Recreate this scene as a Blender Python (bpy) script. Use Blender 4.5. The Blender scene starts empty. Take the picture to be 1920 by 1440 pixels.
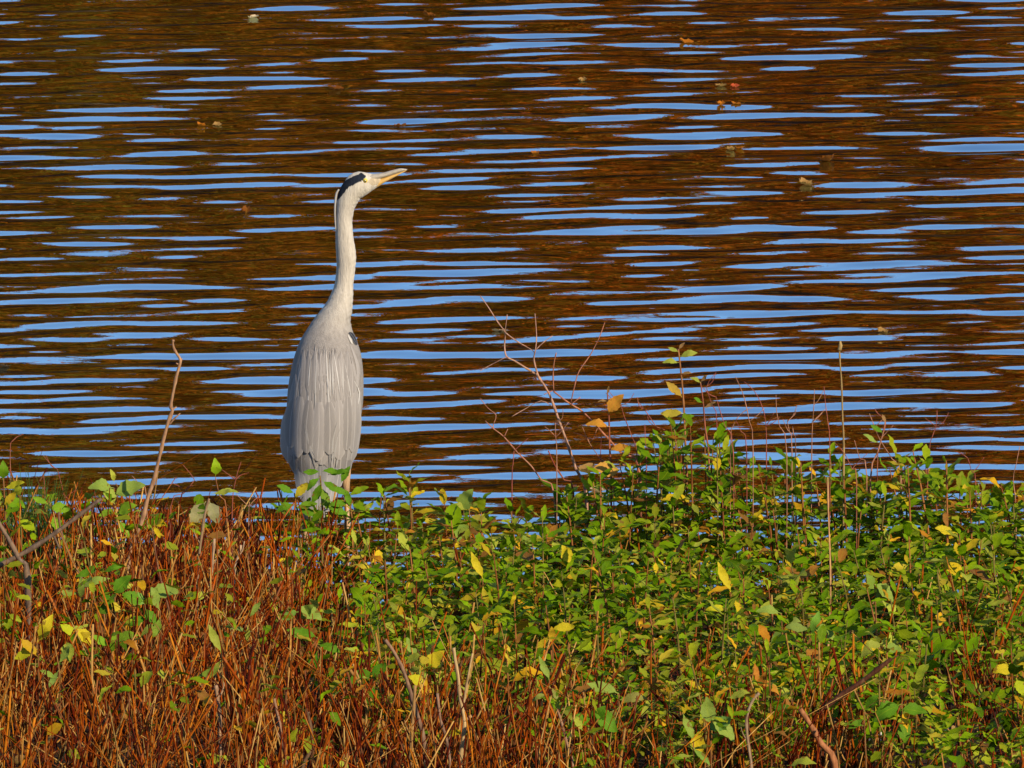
import bpy, math, random
import numpy as np
from mathutils import Vector, Matrix, Euler, Quaternion
random.seed(11); rng = np.random.default_rng(11)
R = math.radians
scene = bpy.context.scene
col = scene.collection

# ------------------------------------------------------------------ camera
CAM_H = 6.08; PITCH = R(11.5); FPX = 22400.0
cd = bpy.data.cameras.new('camera'); cam = bpy.data.objects.new('camera', cd); col.objects.link(cam)
cam.location = (0, 0, CAM_H); cam.rotation_euler = (R(90) - PITCH, 0, 0)
cd.sensor_width = 36; cd.lens = FPX / 1920 * 36; cd.clip_start = 0.5; cd.clip_end = 3000
scene.camera = cam
# ------------------------------------------------------------------ sky, sun, exposure
SUN_EL = R(30); SUN_AZ = R(140)          # behind the photographer, a little to the right
w = bpy.data.worlds.new('World'); scene.world = w; w.use_nodes = True
nt = w.node_tree; nt.nodes.clear()
sky = nt.nodes.new('ShaderNodeTexSky'); sky.sky_type = 'NISHITA'; sky.sun_disc = False
sky.sun_elevation = SUN_EL; sky.sun_rotation = SUN_AZ
sky.air_density = 1.0; sky.dust_density = 0.0; sky.ozone_density = 5.0
bg = nt.nodes.new('ShaderNodeBackground'); bg.inputs[1].default_value = 0.15
wo = nt.nodes.new('ShaderNodeOutputWorld')
nt.links.new(sky.outputs[0], bg.inputs[0]); nt.links.new(bg.outputs[0], wo.inputs[0])
sd = bpy.data.lights.new('sun', 'SUN'); sd.energy = 5.0; sd.angle = R(0.53); sd.color = (1.0, 0.87, 0.66)
sun = bpy.data.objects.new('sun', sd); col.objects.link(sun)
sp = Vector((math.sin(SUN_AZ) * math.cos(SUN_EL), math.cos(SUN_AZ) * math.cos(SUN_EL), math.sin(SUN_EL)))
sun.location = sp * 60; sun.rotation_euler = (-sp).to_track_quat('-Z', 'Y').to_euler()
vs = scene.view_settings; vs.view_transform = 'Standard'; vs.look = 'None'; vs.exposure = 0.42; vs.gamma = 1.0

# ------------------------------------------------------------------ pixel <-> world
cp, sn = math.cos(PITCH), math.sin(PITCH)
def ray(px, py):
    a, b = (px - 960) / FPX, (720 - py) / FPX
    return Vector((a, cp + b * sn, -sn + b * cp))
def at(px, py, Y):                       # the point of that direction at distance Y
    d = ray(px, py); t = Y / d.y
    return Vector((d.x * t, Y, CAM_H + d.z * t))
def on_z(px, py, z=0.0):
    d = ray(px, py); t = (z - CAM_H) / d.z
    return Vector((d.x * t, d.y * t, z))
def proj(x, y, z):
    zz = z - CAM_H
    dep = y * cp - zz * sn; up = y * sn + zz * cp
    return 960 + FPX * x / dep, 720 - FPX * up / dep
def shore(x):
    return 27.42 + 0.05 * np.sin(x * 2.1 + 0.6) + 0.03 * np.sin(x * 5.3) + 0.5 / (1 + np.exp((x + 0.56) / 0.05))
def gz(x, y):
    d = shore(x) - y
    z = np.where(d > 0, 0.1 * d, 0.22 * d)
    z = z + 0.012 * np.sin(x * 7 + y * 3) * np.sin(y * 9 - x * 2)
    z = np.where(y < 10, z + 0.16 * (10 - y), z)
    z = np.maximum(z, -1.5)
    far = np.clip((y - 74) / 60, 0, 1)
    z = np.where(y > 70, np.maximum(z, -1.5 + 1.9 * np.clip((y - 70) / 5, 0, 1)), z)
    z = z + np.where(y > 75, 17 * far ** 0.8 * (0.85 + 0.15 * np.sin(x * 0.06)), 0)
    return z
def gzf(x, y): return float(gz(np.float64(x), np.float64(y)))

# ------------------------------------------------------------------ helpers
def tag(o, label=None, cat=None, group=None, kind=None):
    if label: o['label'] = label
    if cat: o['category'] = cat
    if group: o['group'] = group
    if kind: o['kind'] = kind
    return o
def link(name, me, parent=None, color=None):
    o = bpy.data.objects.new(name, me); col.objects.link(o)
    if parent is not None: o.parent = parent
    if color is not None: o.color = (*color, 1)
    return o
def empty(name, loc, rz=0):
    o = bpy.data.objects.new(name, None); col.objects.link(o); o.location = loc; o.rotation_euler = (0, 0, rz)
    o.empty_display_size = 0.05
    return o
def mesh(name, verts, faces, mat=None, uv=None, colr=None, smooth=True):
    verts = np.asarray(verts, dtype=np.float32)
    me = bpy.data.meshes.new(name)
    if isinstance(faces, np.ndarray):
        n, k = faces.shape
        me.vertices.add(len(verts)); me.vertices.foreach_set('co', verts.ravel())
        me.loops.add(n * k); me.loops.foreach_set('vertex_index', faces.astype(np.int32).ravel())
        me.polygons.add(n); me.polygons.foreach_set('loop_start', np.arange(0, n * k, k, dtype=np.int32))
        me.update(calc_edges=True)
    else:
        me.from_pydata([tuple(map(float, v)) for v in verts], [], faces)
    if uv is not None:
        L = me.uv_layers.new(name='UVMap'); li = np.empty(len(me.loops), np.int32)
        me.loops.foreach_get('vertex_index', li)
        L.data.foreach_set('uv', np.asarray(uv, np.float32)[li].ravel())
    if colr is not None:
        A = me.color_attributes.new('col', 'FLOAT_COLOR', 'POINT')
        c = np.ones((len(verts), 4), np.float32); c[:, :3] = colr
        A.data.foreach_set('color', c.ravel())
    me.polygons.foreach_set('use_smooth', np.full(len(me.polygons), smooth))
    if mat: me.materials.append(mat)
    me.validate(); me.update()
    return me
def tube(pts, rad, sides=5, cap=True):   # swept tapered tube -> verts, faces (quads + caps)
    pts = [Vector(p) for p in pts]; n = len(pts); V = []; F = []
    for i, p in enumerate(pts):
        t = (pts[min(i + 1, n - 1)] - pts[max(i - 1, 0)]).normalized()
        u = t.cross(Vector((0.3, 1, 0.1))).normalized(); v = t.cross(u)
        r = rad[i] if hasattr(rad, '__len__') else rad
        for k in range(sides):
            a = 2 * math.pi * k / sides
            V.append(p + (u * math.cos(a) + v * math.sin(a)) * r)
    for i in range(n - 1):
        for k in range(sides):
            k2 = (k + 1) % sides
            F.append((i * sides + k, i * sides + k2, (i + 1) * sides + k2, (i + 1) * sides + k))
    if cap:
        F.append(tuple(range(sides))[::-1]); F.append(tuple((n - 1) * sides + k for k in range(sides)))
    return V, F
def join(parts):
    V = []; F = []
    for v, f in parts:
        o = len(V); V += list(v); F += [tuple(i + o for i in q) for q in f]
    return V, F
def smooth_line(pts, k=4):               # Catmull-Rom through given points
    P = [Vector(p) for p in pts]; out = []
    for i in range(len(P) - 1):
        a, b, c, d = P[max(i - 1, 0)], P[i], P[i + 1], P[min(i + 2, len(P) - 1)]
        for j in range(k):
            t = j / k
            out.append(0.5 * ((2 * b) + (c - a) * t + (2 * a - 5 * b + 4 * c - d) * t * t + (3 * b - a - 3 * c + d) * t ** 3))
    out.append(P[-1]); return out

# ------------------------------------------------------------------ materials
def newmat(name):
    m = bpy.data.materials.new(name); m.use_nodes = True
    t = m.node_tree; t.nodes.clear(); o = t.nodes.new('ShaderNodeOutputMaterial')
    return m, t, o
def nd(t, ty, **kw):
    n = t.nodes.new(ty)
    for k, v in kw.items(): setattr(n, k, v)
    return n
def mixc(t, a, b, f, mode='MIX'):
    n = nd(t, 'ShaderNodeMix', data_type='RGBA', blend_type=mode)
    for s, v in ((n.inputs[6], a), (n.inputs[7], b), (n.inputs[0], f)):
        if hasattr(v, 'links'): t.links.new(v, s)
        else: s.default_value = (*v, 1) if isinstance(v, tuple) else v
    return n.outputs[2]
def math_(t, op, a, b=None, c=None):
    n = nd(t, 'ShaderNodeMath', operation=op)
    for i, v in enumerate((a, b, c)):
        if v is None: continue
        if hasattr(v, 'links'): t.links.new(v, n.inputs[i])
        else: n.inputs[i].default_value = v
    return n.outputs[0]
def noise(t, scale, detail=3, vec=None, rough=0.55):
    n = nd(t, 'ShaderNodeTexNoise'); n.inputs['Scale'].default_value = scale
    n.inputs['Detail'].default_value = detail; n.inputs['Roughness'].default_value = rough
    if vec is not None: t.links.new(vec, n.inputs['Vector'])
    return n.outputs['Fac']
def ramp(t, f, stops):
    n = nd(t, 'ShaderNodeValToRGB'); e = n.color_ramp.elements
    while len(e) < len(stops): e.new(0.5)
    for q, (p, c) in zip(e, stops): q.position = p; q.color = (*c, 1) if len(c) == 3 else c
    t.links.new(f, n.inputs[0]); return n.outputs[0]
def principled(t, o, colr, rough=0.6, spec=0.3, bump=None, bstr=0.3, bdist=0.001, trans=0.0):
    p = nd(t, 'ShaderNodeBsdfPrincipled')
    if hasattr(colr, 'links'): t.links.new(colr, p.inputs['Base Color'])
    else: p.inputs['Base Color'].default_value = (*colr, 1)
    p.inputs['Roughness'].default_value = rough; p.inputs['Specular IOR Level'].default_value = spec
    if bump is not None:
        b = nd(t, 'ShaderNodeBump'); b.inputs['Strength'].default_value = bstr; b.inputs['Distance'].default_value = bdist
        t.links.new(bump, b.inputs['Height']); t.links.new(b.outputs[0], p.inputs['Normal'])
    if trans > 0:
        tr = nd(t, 'ShaderNodeBsdfTranslucent'); mx = nd(t, 'ShaderNodeMixShader'); mx.inputs[0].default_value = trans
        if hasattr(colr, 'links'): t.links.new(colr, tr.inputs[0])
        t.links.new(p.outputs[0], mx.inputs[1]); t.links.new(tr.outputs[0], mx.inputs[2]); t.links.new(mx.outputs[0], o.inputs[0])
    else: t.links.new(p.outputs[0], o.inputs[0])
    return p
def tint_source(t, by):
    if by == 'object': return nd(t, 'ShaderNodeObjectInfo').outputs['Color']
    return nd(t, 'ShaderNodeAttribute', attribute_name='col').outputs['Color']
def leaf_material(name, by):
    m, t, o = newmat(name)
    base = tint_source(t, by)
    uv = nd(t, 'ShaderNodeUVMap', uv_map='UVMap'); s = nd(t, 'ShaderNodeSeparateXYZ'); t.links.new(uv.outputs[0], s.inputs[0])
    a = math_(t, 'ABSOLUTE', math_(t, 'SUBTRACT', s.outputs[1], 0.5))
    rib = math_(t, 'SMOOTHSTEP' if False else 'LESS_THAN', a, 0.028)
    ph = math_(t, 'FRACT', math_(t, 'SUBTRACT', math_(t, 'MULTIPLY', s.outputs[0], 7.0), math_(t, 'MULTIPLY', a, 5.0)))
    vein = math_(t, 'LESS_THAN', ph, 0.13)
    geo = nd(t, 'ShaderNodeNewGeometry')
    n1 = noise(t, 60, 3, geo.outputs['Position']); n2 = noise(t, 220, 2, geo.outputs['Position'])
    c = mixc(t, base, mixc(t, base, (0.9, 1.0, 0.55), 1.0, 'MULTIPLY'), n1)
    c = mixc(t, c, mixc(t, base, (0.62, 0.7, 0.5), 1.0, 'MULTIPLY'), math_(t, 'MULTIPLY', math_(t, 'SUBTRACT', n2, 0.4), 1.6))
    c = mixc(t, c, mixc(t, c, (0.34, 0.36, 0.02), 0.35), math_(t, 'MULTIPLY', math_(t, 'MAXIMUM', rib, math_(t, 'MULTIPLY', vein, 0.45)), 0.6))
    spot = math_(t, 'GREATER_THAN', math_(t, 'ADD', n1, math_(t, 'MULTIPLY', a, 0.22)), 0.72)
    c = mixc(t, c, (0.16, 0.07, 0.015), math_(t, 'MULTIPLY', spot, 0.75))
    # the underside of a leaf is paler
    c = mixc(t, c, mixc(t, c, (1.25, 1.25, 1.6), 1.0, 'MULTIPLY'), geo.outputs['Backfacing'])
    principled(t, o, c, 0.55, 0.06, math_(t, 'SUBTRACT', n2, math_(t, 'MULTIPLY', math_(t, 'MAXIMUM', rib, vein), 0.5)), 0.5, 0.0012, 0.28)
    return m
M_LEAF = leaf_material('leaf', 'object'); M_LEAF_S = leaf_material('leaf_mass', 'attr')
def stem_material(name, by):
    m, t, o = newmat(name); base = tint_source(t, by)
    geo = nd(t, 'ShaderNodeNewGeometry'); mp = nd(t, 'ShaderNodeMapping'); mp.inputs['Scale'].default_value = (1, 1, 0.22)
    t.links.new(geo.outputs['Position'], mp.inputs[0])
    n1 = noise(t, 160, 4, mp.outputs[0]); n2 = noise(t, 22, 2, geo.outputs['Position'])
    c = mixc(t, mixc(t, base, (0.5, 0.45, 0.42), 1.0, 'MULTIPLY'), mixc(t, base, (1.2, 1.2, 1.15), 1.0, 'MULTIPLY'), ramp(t, n1, [(0.3, (0, 0, 0)), (0.7, (1, 1, 1))]))
    c = mixc(t, c, mixc(t, base, (0.30, 0.17, 0.07), 0.4), math_(t, 'MULTIPLY', math_(t, 'GREATER_THAN', n2, 0.6), 0.55))
    principled(t, o, c, 0.65, 0.04, n1, 0.5, 0.0015)
    return m
M_STEM = stem_material('dry_stem', 'object'); M_STEM_S = stem_material('stem_mass', 'attr')
# litter-strewn soil, lake bed and far slope
m, t, o = newmat('soil'); geo = nd(t, 'ShaderNodeNewGeometry')
n1 = noise(t, 45, 6, geo.outputs['Position'], 0.65); n2 = noise(t, 6, 4, geo.outputs['Position'])
c = ramp(t, n1, [(0.3, (0.012, 0.004, 0.002)), (0.5, (0.04, 0.014, 0.005)), (0.66, (0.10, 0.04, 0.012)), (0.8, (0.2, 0.10, 0.04))])
c = mixc(t, c, (0.06, 0.035, 0.012), math_(t, 'MULTIPLY', n2, 0.5))
principled(t, o, c, 0.9, 0.15, n1, 0.9, 0.02); M_SOIL = m
# water: brown body under a reflecting surface, with fine ripples as relief on top of the modelled waves
m, t, o = newmat('lake_water'); geo = nd(t, 'ShaderNodeNewGeometry')
mp = nd(t, 'ShaderNodeMapping'); mp.inputs['Rotation'].default_value = (0, 0, R(-7)); mp.inputs['Scale'].default_value = (2.2, 9.5, 1)
t.links.new(geo.outputs['Position'], mp.inputs[0])
nA = noise(t, 1.0, 3, mp.outputs[0], 0.5)
mp2 = nd(t, 'ShaderNodeMapping'); mp2.inputs['Rotation'].default_value = (0, 0, R(5)); mp2.inputs['Scale'].default_value = (6, 34, 1)
t.links.new(geo.outputs['Position'], mp2.inputs[0])
nB = noise(t, 1.0, 2, mp2.outputs[0], 0.5)
hgt = math_(t, 'ADD', math_(t, 'MULTIPLY', nA, 0.0018), math_(t, 'MULTIPLY', nB, 0.0007))
bp = nd(t, 'ShaderNodeBump'); bp.inputs['Strength'].default_value = 0.55; bp.inputs['Distance'].default_value = 1.0
t.links.new(hgt, bp.inputs['Height'])
gl = nd(t, 'ShaderNodeBsdfGlossy'); gl.inputs['Roughness'].default_value = 0.0; gl.inputs['Color'].default_value = (0.88, 1, 0.99, 1)
df = nd(t, 'ShaderNodeBsdfDiffuse'); df.inputs['Color'].default_value = (0.022, 0.009, 0.001, 1)
fr = nd(t, 'ShaderNodeFresnel'); fr.inputs['IOR'].default_value = 30.0
for q in (gl, df, fr): t.links.new(bp.outputs[0], q.inputs['Normal'])
mx = nd(t, 'ShaderNodeMixShader'); t.links.new(fr.outputs[0], mx.inputs[0]); t.links.new(df.outputs[0], mx.inputs[1]); t.links.new(gl.outputs[0], mx.inputs[2])
t.links.new(mx.outputs[0], o.inputs[0]); M_WATER = m
# far trees
m, t, o = newmat('autumn_foliage'); base = nd(t, 'ShaderNodeObjectInfo').outputs['Color']; geo = nd(t, 'ShaderNodeNewGeometry')
n1 = noise(t, 0.55, 3, geo.outputs['Position']); n2 = noise(t, 0.9, 4, geo.outputs['Position'])
c = mixc(t, mixc(t, base, (0.5, 0.62, 0.6), 1.0, 'MULTIPLY'), mixc(t, base, (1.5, 1.25, 1.0), 1.0, 'MULTIPLY'), ramp(t, n1, [(0.35, (0, 0, 0)), (0.65, (1, 1, 1))]))
c = mixc(t, c, mixc(t, base, (0.07, 0.08, 0.003), 0.85), math_(t, 'MULTIPLY', math_(t, 'GREATER_THAN', n2, 0.52), 0.8))
principled(t, o, c, 0.8, 0.1, None, 0, 0, 0.2); M_FOL = m
m, t, o = newmat('bark'); geo = nd(t, 'ShaderNodeNewGeometry'); n1 = noise(t, 4, 5, geo.outputs['Position'])
principled(t, o, ramp(t, n1, [(0.3, (0.03, 0.02, 0.013)), (0.7, (0.13, 0.09, 0.06))]), 0.9, 0.1, n1, 0.8, 0.05); M_BARK = m
# heron
m, t, o = newmat('plumage'); base = tint_source(t, 'attr'); geo = nd(t, 'ShaderNodeNewGeometry')
mp = nd(t, 'ShaderNodeMapping'); mp.inputs['Scale'].default_value = (1, 1, 0.16); t.links.new(geo.outputs['Position'], mp.inputs[0])
n1 = noise(t, 420, 4, mp.outputs[0], 0.6); n2 = noise(t, 120, 4, mp.outputs[0], 0.6)
c = mixc(t, mixc(t, base, (0.8, 0.8, 0.8), 1.0, 'MULTIPLY'), mixc(t, base, (1.12, 1.12, 1.1), 1.0, 'MULTIPLY'), n1)
c = mixc(t, c, mixc(t, base, (0.74, 0.73, 0.72), 1.0, 'MULTIPLY'), ramp(t, n2, [(0.4, (0, 0, 0)), (0.7, (1, 1, 1))]))
principled(t, o, c, 0.9, 0.06, n1, 0.8, 0.004); M_PLUM = m
m, t, o = newmat('feather'); base = nd(t, 'ShaderNodeObjectInfo').outputs['Color']
uv = nd(t, 'ShaderNodeUVMap', uv_map='UVMap'); s = nd(t, 'ShaderNodeSeparateXYZ'); t.links.new(uv.outputs[0], s.inputs[0])
a = math_(t, 'ABSOLUTE', math_(t, 'SUBTRACT', s.outputs[1], 0.5))
edge = math_(t, 'POWER', math_(t, 'MULTIPLY', a, 2.0), 5.0)
shaft = math_(t, 'LESS_THAN', a, 0.03)
cmb = nd(t, 'ShaderNodeCombineXYZ'); t.links.new(math_(t, 'ADD', math_(t, 'MULTIPLY', s.outputs[0], 30), math_(t, 'MULTIPLY', a, -22)), cmb.inputs[0])
rnd = nd(t, 'ShaderNodeObjectInfo').outputs['Random']; t.links.new(math_(t, 'MULTIPLY', rnd, 40.0), cmb.inputs[1])
t.links.new(math_(t, 'MULTIPLY', s.outputs[1], 3), cmb.inputs[2])
nb = noise(t, 1.0, 4, cmb.outputs[0], 0.6)
c = mixc(t, mixc(t, base, (0.78, 0.78, 0.8), 1.0, 'MULTIPLY'), mixc(t, base, (1.12, 1.12, 1.1), 1.0, 'MULTIPLY'), nb)
c = mixc(t, c, (0.48, 0.43, 0.39), math_(t, 'MULTIPLY', math_(t, 'MAXIMUM', math_(t, 'MULTIPLY', edge, 0.9), shaft), 0.5))
principled(t, o, c, 0.8, 0.15, nb, 0.4, 0.001, 0.12); M_FEA = m
def plain(name, colr, rough=0.5, spec=0.4, ns=120, var=0.35, bd=0.0006):
    m, t, o = newmat(name); geo = nd(t, 'ShaderNodeNewGeometry'); n = noise(t, ns, 4, geo.outputs['Position'])
    c = mixc(t, tuple(v * (1 - var) for v in colr), tuple(min(1, v * (1 + var)) for v in colr), n)
    principled(t, o, c, rough, spec, n, 0.4, bd); return m
M_BILLU = plain('bill_horn', (0.33, 0.28, 0.21), 0.4, 0.5, 150, 0.5)
M_BILLL = plain('bill_orange', (0.56, 0.33, 0.09), 0.4, 0.5, 120, 0.35)
M_IRIS = plain('iris', (0.75, 0.52, 0.06), 0.2, 0.6); M_PUPIL = plain('pupil', (0.008, 0.008, 0.008), 0.1, 0.7)
M_LEG = plain('leg_skin', (0.42, 0.24, 0.12), 0.55, 0.4, 200, 0.4)
M_STONE = plain('pale_chip', (0.62, 0.58, 0.52), 0.8, 0.2, 140, 0.3)

# ------------------------------------------------------------------ ground sheet
def axis(segs):
    out = []
    for a, b, n in segs: out += list(np.linspace(a, b, n, endpoint=False))
    return np.array(out + [segs[-1][1]])
gx = axis([(-900, -60, 12), (-60, -4, 20), (-4, 4, 100), (4, 60, 20), (60, 900, 12)])
gy = axis([(-300, 0, 8), (0, 22, 22), (22, 28.5, 90), (28.5, 80, 30), (80, 150, 20), (150, 1500, 12)])
X, Y = np.meshgrid(gx, gy); Z = gz(X, Y)
V = np.stack([X, Y, Z], -1).reshape(-1, 3); nx = len(gx); ny = len(gy)
I, J = np.meshgrid(np.arange(nx - 1), np.arange(ny - 1)); q = (J * nx + I).ravel()
tag(link('ground', mesh('ground', V, np.stack([q, q + 1, q + nx + 1, q + nx], 1), M_SOIL)), kind='structure')

# ------------------------------------------------------------------ lake surface with real waves
wx = np.linspace(-4.2, 4.2, 300); wy = np.arange(26.6, 40.0, 0.0105)
X, Y = np.meshgrid(wx, wy); H = np.zeros_like(X)
NW = 110
lam = np.exp(rng.normal(math.log(0.135), 0.38, NW)).clip(0.075, 0.5)
ang = R(-8) + rng.normal(0, R(10.5), NW)
k = 2 * math.pi / lam; ph = rng.uniform(0, 2 * math.pi, NW)
amp = (lam / 0.235) ** 1.0
for i in range(NW):
    H += amp[i] * np.cos(k[i] * (math.sin(ang[i]) * X + math.cos(ang[i]) * Y) + ph[i])
slope = np.gradient(H, wy, axis=0)
RMS_SLOPE = math.tan(R(3.45))
H *= RMS_SLOPE / slope.std()
# gusts: patches of livelier and calmer water
H *= 0.97 + 0.1 * np.sin(X * 0.9 + Y * 0.7 + 1.0) * np.sin(Y * 0.8 - X * 0.35)
fade = np.clip((4.2 - np.abs(X)) / 0.8, 0, 1) * np.clip((40.0 - Y) / 1.5, 0, 1) * np.clip((Y - 26.6) / 0.8, 0.0, 1)
H *= fade
WH = H.copy()
def wave_z(x, y):
    i = int(np.clip(np.searchsorted(wy, y), 0, len(wy) - 1)); j = int(np.clip(np.searchsorted(wx, x), 0, len(wx) - 1))
    return float(WH[i, j])
V = np.stack([X, Y, H], -1).reshape(-1, 3); nx = len(wx); ny = len(wy)
I, J = np.meshgrid(np.arange(nx - 1), np.arange(ny - 1)); q = (J * nx + I).ravel()
F = np.stack([q, q + 1, q + nx + 1, q + nx], 1)
y0, y1 = wy[0], wy[-1]; n0 = len(V)
B = [(-900, y0), (-4.2, y0), (4.2, y0), (900, y0), (-900, y1), (-4.2, y1), (4.2, y1), (900, y1), (-900, 90), (900, 90)]
V = np.vstack([V, [(x, y, 0) for x, y in B]])
F = np.vstack([F, np.array([(0, 1, 5, 4), (2, 3, 7, 6), (4, 7, 9, 8)]) + n0])
tag(link('lake_water', mesh('lake_water', V, F, M_WATER)), kind='structure')

# ------------------------------------------------------------------ trees of the far shore (mirrored in the water)
def crown_mesh(name, h, rx, seed):
    r = np.random.default_rng(seed); C = []
    for i in range(95):
        u = r.normal(size=3); u /= np.linalg.norm(u); d = r.uniform(0.35, 1) ** 0.6
        C.append((u[0] * rx * d, u[1] * rx * d, h * 0.56 + u[2] * h * 0.40 * d))
    C = np.array(C); n = 75
    P = np.repeat(C, n, 0) + r.normal(size=(95 * n, 3)) * (rx * 0.17, rx * 0.17, rx * 0.14)
    a = r.normal(size=P.shape); a /= np.linalg.norm(a, axis=1)[:, None]
    b = np.cross(a, r.normal(size=P.shape)); b /= np.linalg.norm(b, axis=1)[:, None]
    s = r.uniform(0.2, 0.42, (len(P), 1))
    V = np.stack([P - a * s, P - b * s * 0.6, P + a * s, P + b * s * 0.6], 1).reshape(-1, 3)
    return mesh(name, V, np.arange(len(V)).reshape(-1, 4), M_FOL, smooth=False)
def trunk_mesh(name, h, rx, seed):
    r = random.Random(seed)
    parts = [tube([(0, 0, -0.6), (0.1, 0, h * 0.2), (-0.1, 0.1, h * 0.5), (0.1, 0, h * 0.9)], [0.34, 0.27, 0.18, 0.04], 8)]
    for i in range(11):
        z = h * r.uniform(0.22, 0.7); a = r.uniform(0, 6.28); l = rx * r.uniform(0.6, 0.95)
        parts.append(tube([(0, 0, z), (math.cos(a) * l * 0.5, math.sin(a) * l * 0.5, z + l * 0.35), (math.cos(a) * l, math.sin(a) * l, z + l * 0.8)], [0.13, 0.08, 0.02], 5))
    V, F = join(parts); return mesh(name, V, F, M_BARK)
KIND = [(19, 6.0), (18, 5.6), (20, 5.4)]
crowns = [crown_mesh('crown', h, rx, 5 + i) for i, (h, rx) in enumerate(KIND)]
trunks = [trunk_mesh('trunk', h, rx, 5 + i) for i, (h, rx) in enumerate(KIND)]
TC = {'rust': (0.32, 0.066, 0.001), 'brown': (0.22, 0.062, 0.001), 'olive': (0.10, 0.085, 0.001), 'gold': (0.30, 0.115, 0.001)}
TL = {'rust': 'tall rust orange autumn tree on the far shore of the lake', 'brown': 'russet brown autumn tree on the far shore of the lake',
      'olive': 'tree still olive green on the far shore of the lake', 'gold': 'golden leaved autumn tree on the far shore of the lake'}
tr = random.Random(4)
for i in range(36):
    row = i % 3; x = -31 + (i // 3) * 5.6 + row * 1.9 + tr.uniform(-0.7, 0.7); y = 77.5 + row * 4.5 + tr.uniform(-0.8, 0.8)
    kname = ['rust', 'brown', 'olive', 'rust', 'gold', 'brown', 'rust'][(i * 3 + i // 7) % 7]; j = tr.randrange(3)
    e = empty('autumn_tree', (x, y, gzf(x, y)), tr.uniform(0, 6)); sc = tr.uniform(0.68, 0.74) - 0.045 * row; e.scale = (sc, sc, sc)
    tag(e, TL[kname], 'tree', 'trees of the far shore, ' + kname)
    link('crown', crowns[j], e, TC[kname]); link('trunk', trunks[j], e)

# ------------------------------------------------------------------ heron
HB = on_z(607, 1130, 0.0); HB.z = max(0.0, gzf(HB.x, HB.y)) - 0.004; HS = 1 / (FPX / (HB - cam.location).length); HV = 1 / cp
def hp(px, py, d=0.0):                    # heron-local point from a place in the photo, d = depth behind its foot
    return Vector(((px - 607) * HS, d, (1130 - py) * HS * HV - HB.z))
heron = empty('heron', HB)
tag(heron, 'tall grey heron with long pale neck seen from behind, standing at the water edge', 'heron')
rings = [  # cx, cy, half width, axis tilt (deg), depth centre (m), depth radius (m)
 (600, 902, 6, 0, -0.020, 0.006), (600, 898, 26, 0, -0.020, 0.025), (600, 886, 46, 0, -0.016, 0.045), (600, 865, 58, 0, -0.010, 0.062), (601, 842, 64, 0, -0.006, 0.072),
 (603, 820, 66.5, 0, 0.0, 0.079), (607, 790, 69, 0, 0.005, 0.085), (610, 760, 71, 0, 0.012, 0.088), (612, 730, 70.5, 0, 0.020, 0.088),
 (614, 700, 67.5, 0, 0.028, 0.085), (616, 670, 61.5, 0, 0.038, 0.078), (617, 645, 52, 0, 0.046, 0.068), (618.5, 628, 43, 0, 0.052, 0.058),
 (623, 610, 35, 0, 0.058, 0.047), (630.5, 595, 30.5, 0, 0.062, 0.040), (637, 580, 25, 0, 0.066, 0.033), (641.5, 565, 21.5, 0, 0.068, 0.028),
 (645.7, 545, 17.7, 0, 0.070, 0.024), (649.5, 515, 17.5, 0, 0.070, 0.022), (650, 490, 18.6, 0, 0.068, 0.022), (647.3, 460, 17, 0, 0.066, 0.021),
 (646, 430, 15.8, 0, 0.064, 0.020), (647.5, 412, 16.3, 4, 0.063, 0.020), (649.5, 398, 17.5, 12, 0.062, 0.0205), (655, 380, 20.5, 36, 0.061, 0.022),
 (665, 364, 23, 60, 0.060, 0.0235), (676, 357, 23.8, 74, 0.060, 0.0235), (686, 355, 20.5, 79, 0.060, 0.021), (696, 353, 16.5, 80, 0.060, 0.0165),
 (705, 351, 12.5, 80, 0.060, 0.0125), (713, 349.5, 8.5, 80, 0.060, 0.0085), (716, 349, 3, 80, 0.060, 0.003)]
RA = np.array(rings, float)
def dense(A, k):
    out = []
    for i in range(len(A) - 1):
        a, b, c, d = A[max(i - 1, 0)], A[i], A[i + 1], A[min(i + 2, len(A) - 1)]
        for j in range(k):
            t = j / k
            out.append(0.5 * (2 * b + (c - a) * t + (2 * a - 5 * b + 4 * c - d) * t * t + (3 * b - a - 3 * c + d) * t ** 3))
    out.append(A[-1]); return np.array(out)
RD = dense(RA, 9); NS = 72; V = []; PX = []
for cx, cy, r, tl, dc, rd in RD:
    ca, sa = math.cos(R(tl)), math.sin(R(tl))
    for k_ in range(NS):
        a = 2 * math.pi * k_ / NS
        rj = 1 + 0.012 * math.sin(cy * 0.55 + 3 * a) + 0.010 * math.sin(cy * 1.7 - 2 * a + 1) if r < 40 else 1
        u = max(r, 0.5) * rj * math.cos(a); dd = max(rd, 0.001) * math.sin(a)
        px, py = cx + u * ca, cy + u * sa
        V.append(hp(px, py, dc + dd)); PX.append((px, py, a))
nr = len(RD); i_, k_ = np.meshgrid(np.arange(nr - 1), np.arange(NS), indexing='ij')
F = np.stack([(i_ * NS + k_).ravel(), (i_ * NS + (k_ + 1) % NS).ravel(), ((i_ + 1) * NS + (k_ + 1) % NS).ravel(), ((i_ + 1) * NS + k_).ravel()], 1)
PX = np.array(PX)
def in_poly(px, py, poly):
    ins = np.zeros(len(px), bool); n = len(poly)
    for i in range(n):
        x1, y1 = poly[i]; x2, y2 = poly[(i + 1) % n]
        c_ = ((y1 > py) != (y2 > py)) & (px < (x2 - x1) * (py - y1) / ((y2 - y1) or 1e-9) + x1); ins ^= c_
    return ins
stripe = [(688, 340), (679, 334.5), (664, 340), (651, 348), (642, 357), (634, 373), (631, 388), (635, 386), (640, 380), (648, 369), (656, 359), (671, 352.5), (683, 346)]
tt = np.clip((PX[:, 1] - 545) / 120, 0, 1); tt = tt * tt * (3 - 2 * tt)
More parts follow.
